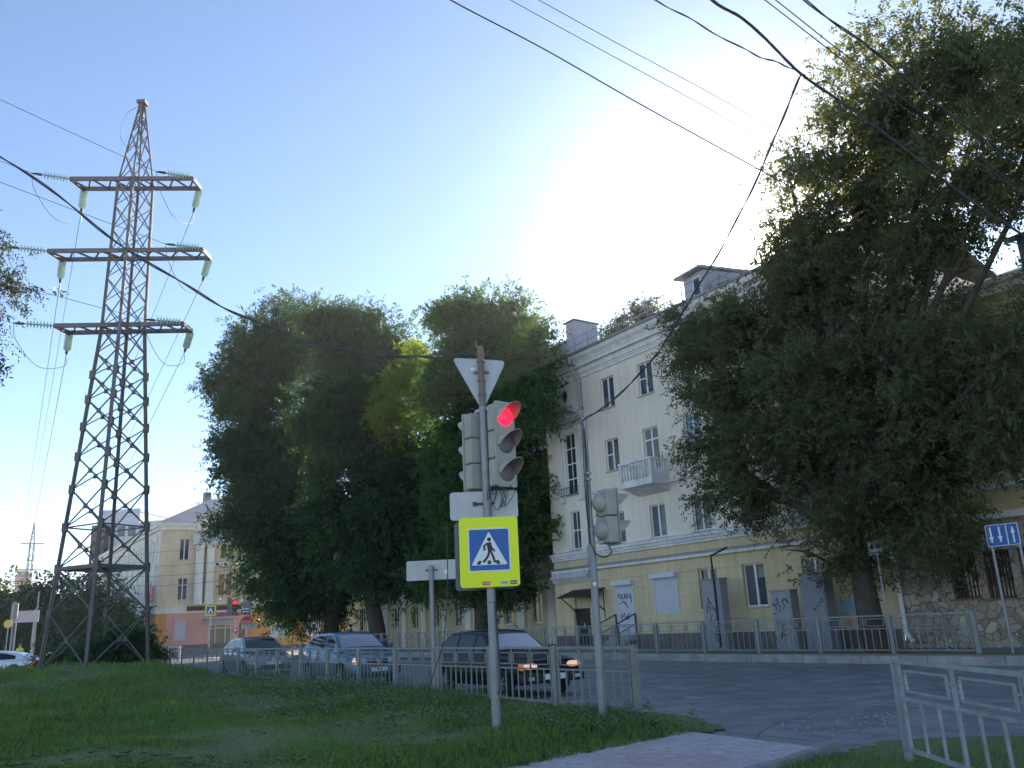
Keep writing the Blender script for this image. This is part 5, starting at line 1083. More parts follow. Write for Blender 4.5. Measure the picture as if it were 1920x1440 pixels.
cabinet('short grey utility cabinet covered in small black scribbles', 20.55, .86, 2.0, .42, 25.0, M['cabinet'], 5)
cabinet('tall plain dark grey utility cabinet nearest the tree trunk', 19.2, 1.0, 2.52, .5, 25.05, M['cabinet_d'])

# ---- small signs and lights of the junction
def small_pole(px, py0, py1, Y, z0): a = aty(px, py1, Y); return a
p = aty(391, 1218, 70); r = thing('crossing_sign', 'small distant pedestrian crossing sign before the pink shop', 'road sign', (p.x, 70, .0), R_(20))
b = MB(); b.tube([(0, .04, -.1), (0, .04, 4.0)], .045, 8); b.build('pole', M['pole'], r); b = MB(); b.prism(rrect(0, 3.65, .84, .84, .04), -.02, 0); b.build('plate', M['lime'] if False else mat('sign_yellow_far', (.75, .72, .05), .5), r)
b = MB(); b.prism(rrect(0, 3.65, .6, .6, .02), -.025, -.021); b.build('blue_field', M['blue'], r); b = MB(); b.prism([(-.24, 3.43), (.24, 3.43), (0, 3.9)], -.03, -.026); b.build('triangle', M['white'], r); b = MB(); b.prism([(-.03, 3.6), (.05, 3.62), (.08, 3.45), (.02, 3.45), (-.06, 3.45)], -.034, -.031); b.build('walking_figure', M['black'], r)
p = aty(437, 1210, 68); r = thing('traffic_light', 'small distant traffic light showing red before the pink shop', 'traffic light', (p.x, 68, 0), R_(22))
b = MB(); b.tube([(0, .15, -.1), (0, .15, 4.4)], .06, 8); b.build('pole', M['pole'], r); b = MB(); b.box(-.17, .17, -.1, .1, 3.15, 4.3); b.build('housing', M['plastic'], r); b = MB(); b.box(-.55, -.2, .0, .04, 3.2, 4.4); b.build('back_board', mat('grey_board', (.2, .2, .22), .6), r)
for k in range(3):
    l = MB(); l.lathe([(.15, 0), (.12, .04), (.001, .05)], 16, M=Matrix.Translation((0, -.102, 4.1-.38*k)) @ Matrix.Rotation(math.pi/2, 4, 'X')); l.build('lens', M['tl_red'] if k == 0 else M['tl_dark'], r)
p = aty(467, 1195, 62); r = thing('stop_sign', 'red octagonal stop sign with white plate under it and blue arrow plate above', 'road sign', (p.x, 62, 0), R_(18))
b = MB(); b.tube([(0, .04, -.1), (0, .04, 4.0)], .035, 8); b.build('pole', M['pole'], r)
b = MB(); b.prism([(-.22+.42*math.cos(R_(22.5+45*k)), 2.48+.42*math.sin(R_(22.5+45*k))) for k in range(8)], -.02, 0); b.build('octagon', M['signred'], r)
text('stop_lettering', 'STOP', .26, M['white'], r, (-.22, -.025, 2.5), (math.pi/2, 0, 0), .003)
b = MB(); b.box(-.55, .48, -.05, -.03, 2.05, 2.38); b.build('plate', mat('plate_cream', (.6, .57, .47), .6), r); text('plate_lettering', 'СТОП', .3, M['black'], r, (-.03, -.055, 2.22), (math.pi/2, 0, 0), .003)
b = MB(); b.box(-.6, .02, -.03, 0, 3.08, 3.36); b.build('arrow_plate', M['blue'], r); b = MB(); b.prism([(-.54, 3.22), (-.42, 3.3), (-.42, 3.25), (-.05, 3.25), (-.05, 3.19), (-.42, 3.19), (-.42, 3.14)], -.036, -.031); b.build('arrow', M['white'], r)
b = MB(); b.box(-.5, -.02, .0, .02, 3.45, 3.95); b.build('back_plate', mat('grey_plate', (.25, .25, .28), .6), r)
# left edge: sign boards and lights
p = aty(40, 1218, 62); r = thing('billboard', 'pale blank board back on two posts at the left edge', 'sign board', (p.x, 62, 0), R_(14))
b = MB(); b.box(-.92, .92, -.02, .02, 3.2, 4.0); b.build('board', mat('board_back', (.55, .5, .52), .7), r)
for x_ in (-.55, .6): b = MB(); b.tube([(x_, .06, -.1), (x_, .06, 4.1)], .06, 8); b.build('post', M['pole'], r)
p = aty(12, 1218, 60); r = thing('traffic_light', 'grey traffic light seen from behind at the left edge', 'traffic light', (p.x-.1, 60.6, 0), R_(200))
b = MB(); b.tube([(0, 0, -.1), (0, 0, 4.6)], .06, 8); b.build('pole', M['pole'], r); b = MB(); b.box(-.2, .2, -.25, -.06, 3.4, 4.5); b.build('housing', M['tl_beige'], r)
for k in range(3): b = MB(); b.lathe([(.14, 0), (.14, .2)], 12, M=Matrix.Translation((0, -.25, 4.28-.36*k)) @ Matrix.Rotation(math.pi/2, 4, 'X')); b.build('visor', M['tl_dark'], r)
p = aty(10, 1218, 58); r = thing('disc_sign', 'round yellow sign back on a thin pole at the left edge', 'road sign', (p.x, 58, 0), R_(12))
b = MB(); b.tube([(0, .04, -.1), (0, .04, 3.2)], .035, 8); b.build('pole', M['pole'], r); b = MB(); b.lathe([(.27, 0), (.27, .02)], 20, M=Matrix.Translation((0, 0, 3.05)) @ Matrix.Rotation(math.pi/2, 4, 'X')); b.build('disc', M['yellow'], r)
p = aty(62, 1218, 66); r = thing('lamp_post', 'thin pale post standing right of the blank board at the left', 'post', (p.x, 66, 0)); b = MB(); b.tube([(0, 0, -.1), (0, 0, 5.4)], [.08, .05], 8); b.build('shaft', M['pole'], r)
b = MB(); b.lathe([(.001, 5.4), (.06, 5.42), (.07, 5.5), (.001, 5.56)], 8); b.build('cap', M['pole'], r)
pf = aty(85, 1250, 60); pf.z = 0; fence('railing', 'white painted railing across the junction behind the pylon legs', pf, Vector((1, .12, 0)).normalized(), 4, 2.2, 1.05, mat('white_rail', (.7, .7, .7), .6), lambda p: 0.02, .08)

# ================================================================ CARS
def car(name, label, loc, rz, pnt, L, Wd, st, gh, wx, wr, lamps='on', grille='slats', fast=False, wins=None, plate=None, ang=False, rear_lit=False, wsm=None, bumper=True, scale=1., spokes=5):
    root = thing(name, label, 'car', loc, rz); root.scale = (scale,)*3
    b = MB(); rings = []
    for (x_, zb_, zt, w) in st:
        h = zt-zb_
        half = [(.78*w, zb_), (.95*w, zb_+.05), (w*.99, zb_+h*.22), (w, zb_+h*.5), (w*.985, zb_+h*.72), (w*.955, zb_+h*.88), (w*.88, zt-.012), (w*.5, zt+.012)]
        rings.append([(x_, -y_, z_) for y_, z_ in half]+[(x_, 0, zt+.02)]+[(x_, y_, z_) for y_, z_ in half[::-1]])
    n = len(rings[0])
    for r_ in rings: b.v += r_
    for i in range(len(rings)-1):
        for k in range(n): b.f.append((i*n+k, i*n+(k+1) % n, (i+1)*n+(k+1) % n, (i+1)*n+k)); b.m.append(0)
    b.f.append(tuple(range(n))); b.f.append(tuple((len(rings)-1)*n+k for k in range(n))[::-1]); b.m += [0, 0]
    body = b.build('body', pnt, root)
    bm = bmesh.new(); bm.from_mesh(body.data); bmesh.ops.recalc_face_normals(bm, faces=bm.faces); bm.to_mesh(body.data); bm.free()
    ss = body.modifiers.new('s', 'SUBSURF'); ss.levels = 2; ss.render_levels = 2
    cut = MB()
    for x_ in wx:
        for sy in (-1, 1):
            cut.lathe([(wr*1.17, 0), (wr*1.17, .4)], 28, M=Matrix.Translation((x_, sy*(Wd/2+.12), wr)) @ Matrix.Rotation(sy*math.pi/2, 4, 'X'))
    co_ = cut.build('cut', pnt); bm = bmesh.new(); bm.from_mesh(co_.data); bmesh.ops.recalc_face_normals(bm, faces=bm.faces); bm.to_mesh(co_.data); bm.free()
    bo_ = body.modifiers.new('b', 'BOOLEAN'); bo_.object = co_; bo_.operation = 'DIFFERENCE'; bo_.solver = 'EXACT'
    body.parent = None
    dg = bpy.context.evaluated_depsgraph_get(); me = bpy.data.meshes.new_from_object(body.evaluated_get(dg)); body.modifiers.clear(); body.data = me; body.parent = root
    bpy.data.objects.remove(co_)
    me.polygons.foreach_set('use_smooth', [True]*len(me.polygons)); me.set_sharp_from_angle(angle=R_(45))
    # cabin: (x windscreen base, z), (x roof front, z), (x roof mid, z), (x roof rear, z), (x rear base, z)
    (xa, za), (xb, zb_), (xm, zm), (xc, zc), (xd, zd) = gh
    wb_, wt_ = Wd/2*.9, Wd/2*.68
    def ring(x_, z_, w1, z0): return [(x_, -w1, z0), (x_, -w1+.0, z0)]
    prof = spline([(xa, 0, za), (xb, 0, zb_), (xm, 0, zm), (xc, 0, zc), (xd, 0, zd)], 6) if not ang else [Vector(p_).lerp(Vector(q_), k/6) for p_, q_ in zip([(xa, 0, za), (xb, 0, zb_), (xm, 0, zm), (xc, 0, zc)], [(xb, 0, zb_), (xm, 0, zm), (xc, 0, zc), (xd, 0, zd)]) for k in range(6)]+[Vector((xd, 0, zd))]
    prof = [(p_.x, p_.z) for p_ in prof]
    cb_ = MB(); N = len(prof); belt = lambda x_: za+(zd-za)*(xa-x_)/(xa-xd)-.03
    top_z = max(zb_, zm, zc)
    def yw(z_, x_): t = max(0, min(1, (z_-belt(x_))/(top_z-belt(x_)))); return wb_+(wt_-wb_)*t**1.15
    for (x_, z_) in prof:
        z0 = belt(x_); ring_ = []
        for t in (0, .45, .85, 1): zz = z0+(z_-.03-z0)*t; ring_.append((yw(zz, x_), zz))
        ring_.append((yw(z_, x_)*.9, z_-.004)); ring_.append((0, z_+.012))
        cb_.v += [(x_, -y_, z_2) for y_, z_2 in ring_]+[(x_, y_, z_2) for y_, z_2 in ring_[-2::-1]]
    n = 11
    for i in range(N-1):
        for k in range(n-1): cb_.f.append((i*n+k, i*n+k+1, (i+1)*n+k+1, (i+1)*n+k)); cb_.m.append(0)
    cb_.build('cabin', pnt, root, smooth=50)
    # glass
    def on(x_): # roofline z at x
        for (p1, z1), (p2, z2) in zip(prof[:-1], prof[1:]):
            if p2 <= x_ <= p1: return z1+(z2-z1)*(p1-x_)/(p1-p2+1e-9)
        return prof[0][1]
    def strip(name, t0, t1, fr):
        g_ = MB(); seg_ = [p_ for p_ in prof]; idx = [i for i in range(N) if t0 <= i/(N-1) <= t1]
        for i in idx:
            x_, z_ = prof[i]; y_ = yw(z_, x_)*fr
            for s_ in (-1, -.5, 0, .5, 1): g_.v.append((x_, y_*s_, z_+.012+.012*(1-s_*s_)))
        for a_ in range(len(idx)-1):
            for k in range(4): g_.f.append((a_*5+k, a_*5+k+1, (a_+1)*5+k+1, (a_+1)*5+k)); g_.m.append(0)
        # push outwards a little along the local normal
        return g_.build(name, M['carglass'], root, smooth=True)
    ws_ = strip('windscreen', .02, .235, .86); ws_.data.materials[0] = wsm or M['carglass']; rg_ = strip('rear_window', .77, .97, .84)
    for sy in (-1, 1):
        for (x_1, x_2, ins) in wins:
            g_ = MB(); xs_ = np.linspace(x_1, x_2, 7); v_ = []
            for x_ in xs_:
                z0 = belt(x_)+.055; z1 = max(z0+.01, on(x_)-.085)
                for t in (0, .5, 1): zz = z0+(z1-z0)*t; v_.append((x_, sy*(yw(zz, x_)+.008), zz))
            g_.add(v_, [(i*3+k, i*3+k+1, (i+1)*3+k+1, (i+1)*3+k) for i in range(6) for k in range(2)]); g_.build('side_window', M['sideglass'], root, smooth=True)
    # wheels
    for x_ in wx:
        for sy in (-1, 1):
            t_ = MB(); Mx = Matrix.Translation((x_, sy*(Wd/2-.02), wr)) @ Matrix.Rotation(-sy*math.pi/2, 4, 'X')
            t_.lathe([(wr*.62, -.19), (wr*.95, -.18), (wr, -.13), (wr, -.03), (wr*.95, .01), (wr*.64, .015), (wr*.62, -.02)], 28, M=Mx); w_o = t_.build('wheel', M['tyre'], root, smooth=40)
            q_ = MB(); q_.lathe([(wr*.64, -.01), (wr*.6, .005), (wr*.58, -.05), (wr*.12, -.06)], 24, M=Mx, mi=1); q_.lathe([(wr*.14, -.06), (wr*.13, .0), (.001, .005)], 12, M=Mx)
            for k in range(spokes): a = 2*math.pi*k/spokes; q_.beam(Mx @ Vector((wr*.1*math.cos(a), wr*.1*math.sin(a), -.01)), Mx @ Vector((wr*.62*math.cos(a), wr*.62*math.sin(a), -.012)), .05, .03)
            q_.build('rim', [M['rim'], M['plastic']], w_o)
    return root, ws_
def lamp(root, m_, x_, y_, z_, w, h, name='headlight', yaw=0., sq=2.5):
    b = MB(); pts = []
    n = 18
    for k in range(n):
        a = 2*math.pi*k/n; c_, s_ = math.cos(a), math.sin(a); pts.append((math.copysign(abs(c_)**(2/sq), c_)*w/2, math.copysign(abs(s_)**(2/sq), s_)*h/2))
    Mx = Matrix.Translation((x_, y_, z_)) @ Matrix.Rotation(math.pi/2+yaw, 4, 'Z'); b.prism(pts, -.06, .05, M=Mx); return b.build(name, m_, root, bevel=.01)
def bx(root, name, m_, x0_, x1_, y0_, y1_, z0_, z1_, bev=.015):
    b = MB(); b.box(x0_, x1_, y0_, y1_, z0_, z1_); return b.build(name, m_, root, bevel=bev)
HEAD = R_(-(90-34.1))   # heading along -u
# black hatchback
r, _ = car('hatchback', 'black angular hatchback with lit headlights behind the railing, front of the queue', S(18.0, 11.5, .0), HEAD, M['p_black'], 4.0, 1.66,
    [(-2.0, .42, .8, .68), (-1.94, .3, .9, .77), (-1.5, .22, .93, .81), (-.8, .2, .93, .825), (0, .2, .92, .83), (.8, .2, .9, .825), (1.3, .22, .84, .815), (1.75, .26, .79, .79), (1.95, .34, .74, .75), (1.98, .4, .7, .72)],
    [(.95, .88), (.2, 1.36), (-.5, 1.4), (-1.3, 1.36), (-1.9, .92)], (-1.24, 1.22), .29, wins=[(.6, .02, 0), (-.06, -.75, 0), (-.83, -1.5, 0)], scale=1.04, spokes=8, ang=True)
for sy in (-1, 1): lamp(r, M['lamp_on'], 1.96, sy*.56, .64, .32, .125); lamp(r, M['lamp_am'], 1.93, sy*.76, .64, .1, .15, 'indicator', sy*.35)
bx(r, 'grille', M['plastic'], 1.93, 2.0, -.36, .36, .58, .7); bx(r, 'bumper', M['plastic'], 1.88, 2.08, -.8, .8, .3, .5, .04); bx(r, 'rear_bumper', M['plastic'], -2.06, -1.9, -.8, .8, .32, .52, .04)
pl_ = bx(r, 'number_plate', M['white'], 2.081, 2.092, -.26, .26, .36, .47, .003); text('plate_lettering', 'О 2 36', .1, M['black'], r, (2.096, 0, .415), (math.pi/2, 0, math.pi/2), .001)
for sy in (-1, 1): bx(r, 'wing_mirror', M['plastic'], .72, .86, sy*.9-.09, sy*.9+.09, .9, 1.02, .03); bx(r, 'fog_light', M['lamp_off'], 2.075, 2.085, sy*.6-.07, sy*.6+.07, .36, .43, .004)
bx(r, 'side_trim', M['plastic'], -1.0, 1.0, -.84, .84, .5, .56, .01)
# blue hatchback
r, _ = car('hatchback', 'metallic blue rounded hatchback with lit headlights, second car in the queue', S(26.3, 11.1, .02), HEAD, M['p_blue'], 4.05, 1.72,
    [(-2.02, .4, .8, .66), (-1.95, .28, .92, .78), (-1.4, .2, .97, .84), (-.6, .19, .97, .86), (.2, .19, .95, .86), (.9, .2, .93, .85), (1.35, .22, .88, .84), (1.75, .24, .8, .78), (1.95, .28, .7, .68), (2.02, .34, .6, .6)],
    [(1.05, .93), (.3, 1.4), (-.5, 1.46), (-1.35, 1.38), (-1.98, .95)], (-1.25, 1.27), .31, wins=[(.55, -.1, 0), (-.2, -.95, 0), (-1.03, -1.5, 0)], scale=1.05, spokes=6)
for sy in (-1, 1): lamp(r, M['lamp_on'], 1.9, sy*.62, .66, .2, .19, yaw=-sy*.35, sq=2); lamp(r, M['lamp_off'], 1.97, sy*.42, .65, .17, .16, yaw=-sy*.15, sq=2)
bx(r, 'grille', M['plastic'], 1.9, 2.04, -.3, .3, .56, .68, .03); lamp(r, M['chrome'], 2.03, 0, .63, .13, .13, 'badge', sq=2); bx(r, 'bumper', M['p_blue'], 1.8, 2.1, -.74, .74, .28, .5, .08); bx(r, 'air_intake', M['plastic'], 2.02, 2.105, -.5, .5, .2, .3, .02)
bx(r, 'number_plate', M['white'], 2.101, 2.112, -.26, .26, .37, .48, .003); text('plate_lettering', 'У 00', .1, M['black'], r, (2.116, 0, .425), (math.pi/2, 0, math.pi/2), .001)
for sy in (-1, 1): bx(r, 'wing_mirror', M['p_blue'], .72, .88, sy*.97-.09, sy*.97+.09, .96, 1.09, .04)
# silver sedan
r, _ = car('sedan', 'silver sedan with dark windscreen waiting last in the queue', S(35.8, 11.0, .02), HEAD, M['p_silver'], 4.5, 1.78,
    [(-2.25, .42, .86, .66), (-2.15, .3, .95, .8), (-1.6, .22, .98, .87), (-.7, .2, .95, .89), (.2, .2, .94, .89), (1.0, .21, .92, .88), (1.5, .22, .86, .86), (1.95, .24, .77, .79), (2.18, .28, .66, .68), (2.25, .34, .56, .58)],
    [(1.25, .93), (.35, 1.38), (-.35, 1.43), (-1.05, 1.36), (-1.85, .97)], (-1.35, 1.35), .32, wins=[(.6, -.15, 0), (-.25, -1.0, 0), (-1.08, -1.4, 0)], scale=1.04, spokes=10, wsm=M['sideglass'])
for sy in (-1, 1): lamp(r, M['lamp_off'], 2.03, sy*.62, .68, .34, .13, yaw=-sy*.5)
bx(r, 'grille', M['plastic'], 2.15, 2.27, -.42, .42, .3, .44, .03); lamp(r, M['chrome'], 2.25, 0, .6, .14, .11, 'badge', sq=2); bx(r, 'number_plate', M['white'], 2.27, 2.282, -.26, .26, .45, .56, .003); bx(r, 'bumper_lip', M['p_silver'], 2.0, 2.28, -.76, .76, .2, .27, .03)
for sy in (-1, 1): bx(r, 'wing_mirror', M['p_silver'], .85, 1.02, sy*1.0-.1, sy*1.0+.1, .97, 1.1, .04)
# white fastback at the left
p = aty(70, 1250, 47); p.z = -.04
r, _ = car('fastback_car', 'white fastback car with lit tail light driving out of the left edge', p-Vector((2.2, .3, 0)), R_(186), M['p_white'], 4.9, 1.9,
    [(-2.45, .45, .82, .66), (-2.38, .34, .95, .82), (-1.8, .25, 1.0, .92), (-.8, .2, .97, .95), (.2, .2, .95, .95), (1.2, .2, .92, .94), (1.8, .22, .84, .9), (2.2, .26, .74, .8), (2.45, .36, .6, .62)],
    [(1.3, .92), (.3, 1.38), (-.3, 1.43), (-1.1, 1.33), (-2.2, .98)], (-1.45, 1.45), .35, wins=[(.7, -.2, 0), (-.3, -1.45, 0)], spokes=6)
for sy in (-1, 1): lamp(r, M['tail'], -2.38, sy*.72, .8, .34, .16, 'tail_light', yaw=sy*.4); lamp(r, M['lamp_off'], 2.25, sy*.6, .66, .3, .1, yaw=-sy*.5); bx(r, 'wing_mirror', M['plastic'], .9, 1.06, sy*1.05-.1, sy*1.05+.1, .97, 1.1, .04)
bx(r, 'rear_bumper', M['p_white'], -2.5, -2.3, -.75, .75, .36, .56, .06)

# ================================================================ PEOPLE
def person(label, loc, rz, shirt, trousers, hgt=1.72, vest=False):
    root = thing('person', label, 'person', loc, rz); s_ = hgt/1.75
    J = {'pel': (0, 0, .95), 'wst': (0, 0, 1.1), 'chs': (0, -.01, 1.32), 'nck': (0, 0, 1.47), 'hd0': (0, -.01, 1.56), 'hd1': (0, -.015, 1.66), 'hd2': (0, 0, 1.74),
         'hl': (.1, 0, .9), 'kl': (.11, -.12, .5), 'al': (.11, .02, .08), 'tl': (.11, -.14, .03), 'hr': (-.1, 0, .9), 'kr': (-.11, .03, .5), 'ar': (-.11, .2, .1), 'tr': (-.11, .07, .03),
         'sl': (.19, 0, 1.4), 'el': (.25, .06, 1.12), 'wl': (.25, -.08, .9), 'fl': (.25, -.12, .8), 'sr': (-.19, 0, 1.4), 'er': (-.25, -.02, 1.12), 'wr': (-.25, -.14, .92), 'fr': (-.25, -.2, .83)}
    rad = {'pel': .15, 'wst': .13, 'chs': .16, 'nck': .06, 'hd0': .085, 'hd1': .1, 'hd2': .06, 'hl': .09, 'kl': .06, 'al': .045, 'tl': .035, 'hr': .09, 'kr': .06, 'ar': .045, 'tr': .035, 'sl': .065, 'el': .045, 'wl': .032, 'fl': .03, 'sr': .065, 'er': .045, 'wr': .032, 'fr': .03}
    E_ = [('pel', 'wst'), ('wst', 'chs'), ('chs', 'nck'), ('nck', 'hd0'), ('hd0', 'hd1'), ('hd1', 'hd2'), ('pel', 'hl'), ('hl', 'kl'), ('kl', 'al'), ('al', 'tl'), ('pel', 'hr'), ('hr', 'kr'), ('kr', 'ar'), ('ar', 'tr'), ('chs', 'sl'), ('sl', 'el'), ('el', 'wl'), ('wl', 'fl'), ('chs', 'sr'), ('sr', 'er'), ('er', 'wr'), ('wr', 'fr')]
    ks = list(J); me = bpy.data.meshes.new('body'); me.from_pydata([tuple(c*s_ for c in J[k]) for k in ks], [(ks.index(a), ks.index(b)) for a, b in E_], [])
    o = bpy.data.objects.new('body', me); C.objects.link(o); sk = o.modifiers.new('skin', 'SKIN'); o.modifiers.new('sub', 'SUBSURF').levels = 1
    for i, k in enumerate(ks): me.skin_vertices[0].data[i].radius = (rad[k]*s_,)*2; me.skin_vertices[0].data[i].use_root = (k == 'pel')
    dg = bpy.context.evaluated_depsgraph_get(); m2 = bpy.data.meshes.new_from_object(o.evaluated_get(dg)); o.modifiers.clear(); o.data = m2; o.parent = root
    m2.materials.clear()
    for k in (trousers, shirt, M['skin']): m2.materials.append(k)
    for f in m2.polygons: z = f.center.z/s_; f.material_index = 2 if z > 1.46 or (abs(f.center.x)/s_ > .2 and z < .93) else 1 if z > .95 else 0; f.use_smooth = True
    h = MB(); h.lathe([(.1*s_, 1.62*s_), (.115*s_, 1.69*s_), (.09*s_, 1.77*s_), (.02*s_, 1.8*s_)], 14, M=Matrix.Translation((0, .02, 0))); h.build('hair', M['hair'], root, smooth=True)
    return root
pp = ono(658, 1190, 25.3); person('person in dark clothes standing on the far pavement between the two tree trunks', Vector((pp.x, pp.y, .24)), R_(120), M['cloth'], M['cloth'], 1.74)
pp = aty(36, 1225, 66); person('person in a bright yellow green vest standing under the blank board at the left', Vector((pp.x, 66, 0)), R_(10), M['vest'], M['cloth'], 1.75)

# ================================================================ TREES
def crown_mesh(name, lobes, n_clump, spc, leaflets, L, lw, ll, m_, parent, seed, droop=.5, shell=.5, csig=.45, inner=0.25, bough=16):
    """compound leaf sprays in clumps spread through ellipsoid lobes. lobes: (centre, (rx, ry, rz), weight)"""
    r = np.random.default_rng(seed)
    wts = np.array([l[2]*(l[1][0]*l[1][1]*l[1][2])**.67 for l in lobes]); wts /= wts.sum()
    li = r.choice(len(lobes), n_clump, p=wts); cen = np.array([tuple(l[0]) for l in lobes]); rad = np.array([l[1] for l in lobes])
    d = r.normal(size=(n_clump, 3)); d /= np.linalg.norm(d, axis=1)[:, None]
    rr_ = np.where(r.random(n_clump) < inner, r.uniform(.15, .7, n_clump), r.uniform(shell, 1.03, n_clump)**.6)
    rr_ = rr_*(1+.10*np.sin(d[:, 0]*5+li)+.09*np.sin(d[:, 2]*7+d[:, 1]*4+li*2))
    cc = cen[li]+d*rad[li]*rr_[:, None]
    nb = max(6, n_clump//bough); bi = r.integers(0, nb, n_clump); bw = r.uniform(.55, 1.15, nb)       # clumps gather on boughs, with gaps between
    near = np.argmin(((cc[:, None, :]-cc[None, :nb, :])**2).sum(2), 1); pull = np.where(r.random(n_clump) < .8, .55, 0.)[:, None]
    cc = cc*(1-pull)+cc[near]*pull*1.0+(d*rad[li]*.16*(r.random(n_clump) < .12)[:, None])
    cs_ = csig*(.6+.8*r.random(n_clump))
    ci = np.repeat(np.arange(n_clump), spc); n = len(ci)
    p0 = cc[ci]+r.normal(size=(n, 3))*cs_[ci][:, None]*np.array([1, 1, .8]); out_ = d[ci]*np.array([1, 1, .6])
    dr = out_*.9+r.normal(size=(n, 3))*.55+np.array([0, 0, .3]); dr /= np.linalg.norm(dr, axis=1)[:, None]
    Ls = L*(.6+.7*r.random(n)); k = leaflets; t = np.linspace(.12, 1, k)
    P = p0[:, None, :]+dr[:, None, :]*(Ls[:, None]*t)[:, :, None]; P[:, :, 2] -= droop*(Ls[:, None]*t**2)
    tan = dr[:, None, :]-np.array([0, 0, 1.])*(2*droop*t)[None, :, None]; tan /= np.linalg.norm(tan, axis=2)[:, :, None]
    rnd = r.normal(size=(n, 1, 3)); side = np.cross(tan, rnd); side /= np.linalg.norm(side, axis=2)[:, :, None]+1e-9
    sg = np.where(np.arange(k) % 2, 1., -1.)[None, :, None]
    ld = side*sg*.85+tan*.55+r.normal(size=P.shape)*.28; ld[:, :, 2] -= .25; ld /= np.linalg.norm(ld, axis=2)[:, :, None]
    up_ = r.normal(size=P.shape)*.8+np.array([0, 0, 1]); wv = np.cross(ld, up_); wv /= np.linalg.norm(wv, axis=2)[:, :, None]+1e-9
    sz = (.65+.6*r.random(P.shape[:2]))[:, :, None]*np.where(rr_[ci] < .6, 1.55, 1.)[:, None, None]
    a = P; b_ = P+ld*ll*.45*sz+wv*lw*.5*sz; c_ = P+ld*ll*sz; e = P+ld*ll*.45*sz-wv*lw*.5*sz
    V = np.stack([a, b_, c_, e], 2).reshape(-1, 4, 3)
    return mesh_np(name, V, 4, m_, parent), cc
def limbs(b, base, fork, targets, r0, r1, seed, n=6):
    rg = random.Random(seed)
    b.tube(spline([base, base.lerp(fork, .35)+Vector((rg.uniform(-.1, .1), rg.uniform(-.1, .1), 0)), base.lerp(fork, .7), fork], 5), [r0*1.35]+[r0*(1-.02*i) for i in range(1, 14)]+[r1*1.05, r1], 12)
    for t in targets:
        t = Vector(t); mid_ = fork.lerp(t, .5)+Vector((rg.uniform(-.5, .5), rg.uniform(-.4, .4), rg.uniform(.1, .6))); sp = spline([fork-Vector((0, 0, .2)), mid_, t], 6); rr_ = r1*rg.uniform(.5, .75)
        b.tube(sp, [rr_*(1-.85*i/(len(sp)-1)) for i in range(len(sp))], 7)
        for _ in range(3):
            q = sp[rg.randint(4, len(sp)-3)]; e = q+Vector((rg.uniform(-1.6, 1.6), rg.uniform(-1.2, 1.2), rg.uniform(-.2, 1.5))); b.tube(spline([q, q.lerp(e, .5)+Vector((0, 0, .15)), e], 4), [rr_*.35*(1-.1*i) for i in range(9)], 5)
def lobe(px, py, rx, ry, o=None, Y=None, dr=2.5, w=1.):
    p = ono(px, py, o) if Y is None else aty(px, py, Y); dist = float(np.dot(np.array(p)-EYEV, _F)); s_ = dist/F_PX
    return (p, (rx*s_, dr, ry*s_*1.05), w)
M['leaf_r'] = leaf_mat('leaves_big_tree', (.06, .082, .045), (.115, .135, .07), .42, (.3, .3, .08))
M['leaf_m'] = leaf_mat('leaves_dark_tree', (.024, .054, .026), (.058, .105, .038), .32, (.1, .2, .035))
M['leaf_c'] = leaf_mat('leaves_light_tree', (.03, .06, .026), (.07, .12, .038), .36, (.17, .3, .045))
M['leaf_l'] = leaf_mat('leaves_left', (.03, .045, .03), (.055, .075, .04), .3, (.1, .13, .04))
M['leaf_y'] = leaf_mat('leaves_yellow_sun', (.03, .055, .015), (.1, .12, .025), .4, (.25, .28, .04))  # yellow tone carries the sunlight on the left edge tree
M['leaf_g'] = leaf_mat('leaves_painted_sun', (.06, .12, .02), (.13, .19, .03), .5, (.4, .52, .05))  # brighter leaf colour standing in for sun on one bough
def tree(label, base, fork, lobes, r0, r1, mat_, seed, nc, spc, leaflets, L, lw, ll, targets=None, group='street trees', name='tree', **kw):
    t = thing(name, label, 'tree', base, 0, group)
    lb = [(Vector(l[0])-Vector(base), l[1], l[2]) for l in lobes]
    tb = MB(); limbs(tb, Vector((0, 0, -.3)), Vector(fork)-Vector(base), targets and [Vector(q)-Vector(base) for q in targets] or [l[0] for l in lb], r0, r1, seed); tb.build('trunk', M['bark'], t, smooth=True)
    crown_mesh('crown', lb, nc, spc, leaflets, L, lw, ll, mat_, t, seed, **kw); return t
